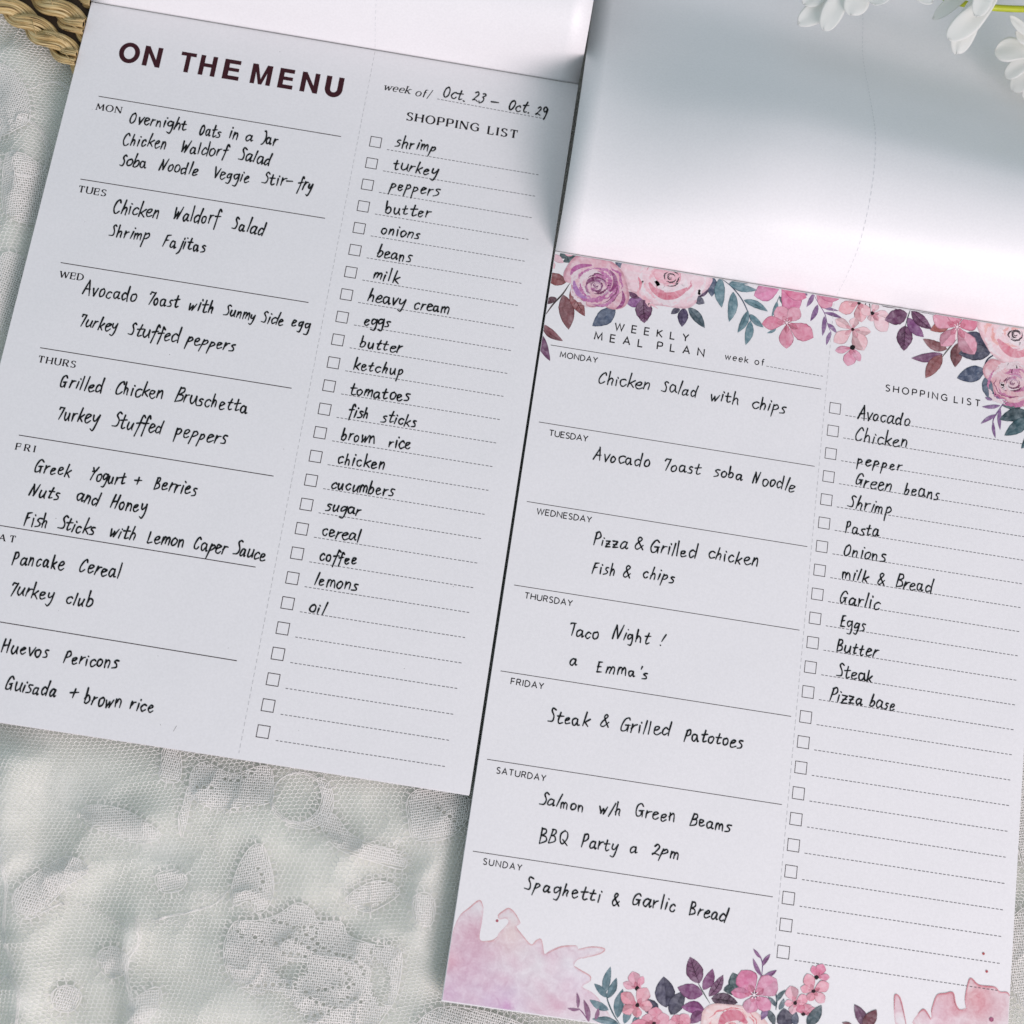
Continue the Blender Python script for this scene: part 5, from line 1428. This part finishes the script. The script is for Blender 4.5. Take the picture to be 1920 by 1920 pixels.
rose(A, T(1830, 940), 180 * s_, .75, srgb(240, 214, 212), srgb(222, 132, 140), srgb(236, 186, 188),
     [T(*p) for p in [(1640, 880), (1665, 825), (1720, 800), (1800, 805), (1900, 815), (1990, 860), (2060, 940), (2060, 1040), (1850, 1080), (1650, 1040)]], 30, .6)
sk(A, [(1750, 935), (1790, 885), (1860, 872), (1915, 915)], 52, srgb(216, 132, 152))
T, lf, bl, sk, s_ = art_region('M')
sk(A, [(292, 438), (296, 350), (270, 290), (240, 262)], 5, MAUVE)
for p in [(290, 432, 238, 320, 26), (296, 368, 346, 294, 26), (292, 322, 240, 262, 18), (305, 435, 386, 394, 30)]:
    lf(A, *p, srgb(140, 80, 138), bend=.08)
lf(A, 130, 520, 114, 410, 80, DGREEN); lf(A, 120, 500, 55, 520, 60, DGREEN)
sk(A, [(368, 510), (385, 570), (380, 640)], 7, srgb(70, 90, 100)); lf(A, 382, 590, 442, 516, 28, srgb(80, 110, 116)); lf(A, 400, 640, 430, 570, 30, srgb(90, 110, 120)); lf(A, 380, 620, 330, 560, 26, srgb(90, 110, 120))
lf(A, 325, 640, 372, 740, 44, srgb(50, 74, 84)); lf(A, 320, 620, 288, 705, 40, MAUVE)
petal_flower(A, T, lf, (245, 548), [(165, 395, 142), (385, 450, 145), (100, 530, 72), (205, 660, 100), (345, 640, 92)], srgb(220, 136, 172), s_, srgb(56, 24, 50), 18, star=True)
petal_flower(A, T, lf, (632, 438), [(608, 365, 44), (672, 355, 66), (714, 436, 44)], srgb(226, 140, 170), s_, srgb(20, 12, 18), 14, star=False)
petal_flower(A, T, lf, (500, 597), [(468, 492, 84), (432, 602, 44), (478, 668, 60), (580, 560, 66), (560, 640, 66)], srgb(236, 176, 190), s_, srgb(56, 20, 40), 12, star=False)
petal_flower(A, T, lf, (550, 668), [(600, 612, 78), (520, 610, 60), (640, 640, 60)], srgb(220, 134, 158), s_, srgb(56, 20, 40), 12, star=False)
petal_flower(A, T, lf, (612, 525), [(572, 415, 76), (532, 502, 54), (710, 478, 76), (680, 595, 66), (585, 585, 56)], srgb(234, 170, 184), s_, srgb(56, 20, 40), 12, star=False)
lf(A, 440, 760, 430, 630, 105, srgb(50, 42, 76), bend=.03); lf(A, 575, 740, 664, 612, 76, srgb(44, 78, 88), bend=.03); lf(A, 500, 740, 506, 652, 48, srgb(70, 80, 104)); 
lf(A, 935, 750, 868, 606, 70, srgb(104, 42, 90), bend=.08); lf(A, 920, 750, 1004, 638, 78, srgb(118, 48, 66), bend=.06); lf(A, 860, 750, 790, 720, 30, srgb(118, 48, 66))
for x, y, r, c_ in [(1668, 292, 8, srgb(196, 110, 110)), (1688, 402, 8, srgb(190, 96, 104)), (1717, 700, 14, srgb(170, 100, 130))]:
    A.blob([T(x + r * math.cos(t), y + r * math.sin(t)) for t in [q * math.pi / 4 for q in range(8)]], c_, rim=.1, light=0)
for p in ([(1115, 640), (1118, 552), (1145, 560), (1165, 620), (1190, 740)], [(1262, 665), (1296, 638), (1325, 670), (1340, 700)], [(1346, 660), (1350, 630), (1380, 552), (1430, 540), (1478, 535), (1494, 600), (1520, 640), (1562, 632)], [(1562, 632), (1555, 570), (1572, 480), (1592, 446), (1640, 488), (1735, 500), (1770, 530), (1824, 540), (1850, 640)]):
    sk(A, p, 6, srgb(216, 156, 164))
finish_art(A, 'floral_print', page2, 'printed bouquet of blossoms, dark leaves and a rose along the bottom edge')

# ------------------------------------------------------------------ woven basket corner
def tube(path, ra, rb, nseg=12, uvx=1.0, flat=None, closed_ends=True):
    """path: list of Vectors; elliptical section; returns verts, faces, uvs"""
    V, Fc, U = [], [], []
    m_ = len(path); L = 0
    for i, p in enumerate(path):
        if i: L += (path[i] - path[i - 1]).length
        t = (path[min(i + 1, m_ - 1)] - path[max(i - 1, 0)]).normalized()
        up = Vector((0, 0, 1)); s_ = t.cross(up).normalized(); u = s_.cross(t)
        for k in range(nseg):
            an = k / nseg * 2 * math.pi
            r1 = ra(i) if callable(ra) else ra; r2 = rb(i) if callable(rb) else rb
            V.append(p + s_ * r1 * math.cos(an) + u * r2 * math.sin(an)); U.append((L * uvx, abs(k / nseg * 2 - 1)))
    for i in range(m_ - 1):
        for k in range(nseg):
            a = i * nseg + k; b = i * nseg + (k + 1) % nseg
            Fc.append((a, b, b + nseg, a + nseg))
    Fc.append(tuple(range(nseg))[::-1]); Fc.append(tuple((m_ - 1) * nseg + k for k in range(nseg)))
    return V, Fc, U
BZ = 0.0046
bc = at(60, 30, 0.001)
basket = empty('woven_basket', (bc.x, bc.y, 0.0012))
tag(basket, 'natural straw basket edge of twisted braids beside the left pad', 'basket')
dirp = (at(148, 128, BZ) - at(-10, -5, BZ)); 
rnd_ = random.Random(4)
rowsB = [((-75, -75), (-10, -6), (60, 46), (112, 88), (165, 132), (235, 175), (320, 215)), ((-40, -130), (45, -36), (100, 10), (150, 50), (215, 92), (290, 125)), ((15, -160), (95, -66), (150, -20), (205, 16), (280, 50)), ((80, -150), (150, -70), (205, -35), (270, -5))]
def cut_at_pad(o):
    """the basket ends where the left pad is pushed against it"""
    bm = bmesh.new(); bm.from_mesh(o.data)
    off = origin(o.parent) + o.location
    r_ = bmesh.ops.bisect_plane(bm, geom=bm.verts[:] + bm.edges[:] + bm.faces[:], plane_co=F1.w(-0.0003, 0, 0) - off, plane_no=(1, 0, 0), clear_outer=True)
    ed = [g for g in r_['geom_cut'] if isinstance(g, bmesh.types.BMEdge)]
    if ed: bmesh.ops.edgeloop_fill(bm, edges=ed)
    bm.to_mesh(o.data); bm.free()
for ri, pts in enumerate(rowsB):
    braid = None
    sp = smooth_path(pts, 30)
    w = [at(x, y, BZ + (0.0004 if ri % 2 else 0)) for x, y in sp]
    L = [0]
    for a, b in zip(w[:-1], w[1:]): L.append(L[-1] + (b - a).length)
    pitch = 0.0215
    braid = empty('braid', basket.location * 0 + (w[len(w) // 2] - basket.location), basket)
    for st in range(2):
        path = []
        N = 220
        tot = L[-1]
        for q in range(N):
            s_ = tot * q / (N - 1)
            i = min(len(L) - 2, max(0, int(np.searchsorted(L, s_)) - 1))
            t = (s_ - L[i]) / max(1e-9, L[i + 1] - L[i]); p = w[i].lerp(w[i + 1], t); d = (w[i + 1] - w[i]).normalized()
            sd = d.cross(Vector((0, 0, 1))); ph = 2 * math.pi * s_ / pitch + st * math.pi + ri * 1.1
            path.append(p + sd * 0.0018 * math.cos(ph) + Vector((0, 0, 1)) * 0.0017 * math.sin(ph))
        rr = random.Random(ri * 5 + st)
        V2, Fc, U = [], [], []
        NF = 12
        for fb in range(NF):
            a0 = fb / NF * 2 * math.pi; rf = rr.uniform(.0006, .0013); off_ = rr.uniform(.0017, .0021); tw = rr.uniform(.010, .018)
            pf = []
            for i, c_ in enumerate(path):
                t = (path[min(i + 1, N - 1)] - path[max(i - 1, 0)]).normalized(); s1 = t.cross(Vector((0, 0, 1))).normalized(); u1 = s1.cross(t)
                an = a0 + i * tw + .12 * math.sin(i * .13 + fb)
                pf.append(c_ + s1 * off_ * 1.12 * math.cos(an) + u1 * off_ * .72 * math.sin(an))
            v3, f3, u3 = tube(pf, lambda i: rf * (1 + .15 * math.sin(i * .17 + fb * 2)), rf * .8, 8, 40.0)
            b_ = len(V2); V2 += v3; Fc += [tuple(b_ + q for q in f_) for f_ in f3]; U += [(u_[0] + fb * 7.3 + st * 3.1, u_[1] * .5 + fb * 1.7) for u_ in u3]
        o = mesh_obj('strand', V2, Fc, M_straw, braid, smooth=True, uvs=U)
        cut_at_pad(o)
    # split, loose fibres standing off the braid
    for q in range(7):
        i0 = rnd_.randrange(5, len(w) - 12)
        p0 = w[i0] + Vector((rnd_.uniform(-.003, .003), rnd_.uniform(-.003, .003), .0034))
        d0 = (w[i0 + 1] - w[i0]).normalized() * rnd_.uniform(.004, .009) + Vector((rnd_.uniform(-.003, .003), rnd_.uniform(-.003, .003), 0))
        pf = [p0 + d0 * t + Vector((0, 0, .0012 * math.sin(t * 3))) for t in (0, .2, .4, .6, .8, 1)]
        v3, f3, u3 = tube(pf, 0.00016, 0.00012, 5, 60.0)
        cut_at_pad(mesh_obj('loose_fibre', v3, f3, M_straw, braid, smooth=True, uvs=u3))
# dark core that the braids are sewn on
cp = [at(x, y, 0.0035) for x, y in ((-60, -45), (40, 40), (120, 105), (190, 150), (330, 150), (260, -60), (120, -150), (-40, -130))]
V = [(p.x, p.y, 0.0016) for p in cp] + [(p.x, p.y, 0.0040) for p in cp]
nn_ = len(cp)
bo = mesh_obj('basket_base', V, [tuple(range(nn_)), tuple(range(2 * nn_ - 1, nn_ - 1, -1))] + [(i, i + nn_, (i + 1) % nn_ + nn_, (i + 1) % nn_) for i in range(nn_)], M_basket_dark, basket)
cut_at_pad(bo)

# ------------------------------------------------------------------ daisies over the turned sheets
def petal_mesh(base, tip, wd, droop, curl=0.0, cup=0.25, seed=0, notch=.06):
    base = Vector(base); tip = Vector(tip); d = tip - base; L = d.length; t = d.normalized()
    up = Vector((0, 0, 1)); s_ = t.cross(up).normalized(); u = s_.cross(t).normalized()
    r = random.Random(seed); NI, NJ = 26, 10
    V, Fc, U = [], [], []
    sk_ = r.uniform(-.08, .08)
    for i in range(NI + 1):
        q = math.sin(i / NI * math.pi / 2)
        w = wd / 2 * min(1.0, (0.30 + 0.95 * q)) * (math.sqrt(max(0, 1 - ((q - .72) / .28) ** 2.2)) if q > .72 else 1)
        w = max(w, wd * .03)
        for j in range(NJ + 1):
            v_ = j / NJ * 2 - 1
            qq = q + notch * q * (math.sin(v_ * 5 + seed) * .25) * (q > .8)
            p = base + d * qq + s_ * (w * v_ + sk_ * L * math.sin(math.pi * q)) + u * (cup * w * (v_ * v_ - .5) + droop * L * math.sin(math.pi * q) + curl * L * q ** 3 + .05 * w * math.sin(v_ * 4 + seed) * math.sin(q * 5 + seed))
            V.append(p); U.append((q, (v_ + 1) / 2))
    for i in range(NI):
        for j in range(NJ):
            a = i * (NJ + 1) + j
            Fc.append((a, a + 1, a + NJ + 2, a + NJ + 1))
    return V, Fc, U
def daisy(c_px, zc, vis, ztip, label, seed, fill=(0, 2 * math.pi), nfill=14, rad=0.024, tiltv=(0, 0, 0)):
    c = at(*c_px, zc)
    root = empty('daisy', c)
    tag(root, label, 'flower', 'white daisies lying on the turned sheets')
    k = seed * 50
    for tx, ty, w, z_ in vis:
        k += 1
        tip = at(tx, ty, z_)
        d = (tip - c); b = c + d.normalized() * 0.003
        V, Fc, U = petal_mesh(b, tip, w * S / FOC * 1.15, random.Random(k).uniform(.01, .04), 0, .05, k)
        o = mesh_obj('petal', V, Fc, M_petal, root, smooth=True, uvs=U)
        so = o.modifiers.new('thickness', 'SOLIDIFY'); so.thickness = 0.00014
    r = random.Random(seed)
    for q in range(nfill):
        an = fill[0] + (fill[1] - fill[0]) * (q + r.uniform(-.3, .3)) / nfill
        tip = c + Vector((math.cos(an) * rad, math.sin(an) * rad, r.uniform(-.006, .004)))
        b = c + (tip - c).normalized() * 0.003
        V, Fc, U = petal_mesh(b, tip, 0.0072 * r.uniform(.85, 1.1), r.uniform(.01, .05), 0, .05, k + q + 9)
        o = mesh_obj('petal', V, Fc, M_petal, root, smooth=True, uvs=U)
        so = o.modifiers.new('thickness', 'SOLIDIFY'); so.thickness = 0.00014
    # disc and calyx
    for nm, mat, r_, z0, z1 in (('flower_disc', M_disc, 0.0048, 0.0, 0.0026), ('calyx', M_calyx, 0.0038, -0.0012, -0.0042)):
        V, Fc = [], []
        for i in range(5):
            q = i / 4
            for j in range(16):
                an = j / 16 * 2 * math.pi; rr_ = r_ * math.cos(q * 1.35)
                V.append(c + Vector((rr_ * math.cos(an), rr_ * math.sin(an), z0 + (z1 - z0) * math.sin(q * math.pi / 2))))
        for i in range(4):
            for j in range(16):
                a = i * 16 + j; b = i * 16 + (j + 1) % 16
                Fc.append((a, b, b + 16, a + 16))
        Fc.append(tuple(range(64, 80)))
        mesh_obj(nm, V, Fc, mat, root, smooth=True)
    return root, c
d1, c1 = daisy((1650, -75), 0.040, [(1497, 44, 42, .030), (1544, 56, 40, .034), (1595, 28, 44, .038), (1508, 8, 46, .033), (1640, 8, 44, .043), (1530, -20, 40, .036)], .03,
      'white daisy at the top edge of the photo, its petals spread over the pad', 1, fill=(-.6, 2.9), nfill=11)
d2, c2 = daisy((1900, -75), 0.046, [(1750, 34, 26, .034), (1779, 74, 44, .040), (1793, 101, 42, .036), (1800, -20, 34, .044), (1830, 30, 34, .046)], .03,
      'white daisy with two long narrow petals hanging over the green stem', 2, fill=(-1.0, 2.4), nfill=10)
d3, c3 = daisy((1985, 100), 0.030, [(1866, 95, 50, .026), (1884, 142, 34, .022), (1898, 170, 36, .018), (1894, 32, 22, .036), (1905, 62, 34, .032), (1925, 190, 40, .016)], .03,
      'white daisy cut off by the right edge of the photo with short round petals', 3, fill=(-1.4, 1.9), nfill=11)
# stems: thin bent tubes
def stem(parent, pts, r, z):
    sp = smooth_path([(p[0], p[1]) for p in pts], 10); zs = smooth_path([(p[2], 0) for p in pts], 10)[:, 0]
    path = [at(a, b, c_) for (a, b), c_ in zip(sp, zs)]
    V, Fc, U = tube(path, r, r, 12, 20.0)
    return mesh_obj('stem', V, Fc, M_stem, parent, smooth=True, uvs=U)
stem(d1, [(1655, -70, .037), (1720, -30, .036), (1790, 2, .036), (1850, 13, .036), (1925, 17, .034), (2020, 14, .03), (2200, 0, .02)], 0.00115, 0)
stem(d2, [(1905, -72, .042), (1990, -60, .038), (2150, -70, .024), (2260, -80, .02)], 0.00125, 0)
stem(d3, [(1990, 103, .026), (2080, 120, .016), (2240, 110, .010)], 0.00125, 0)
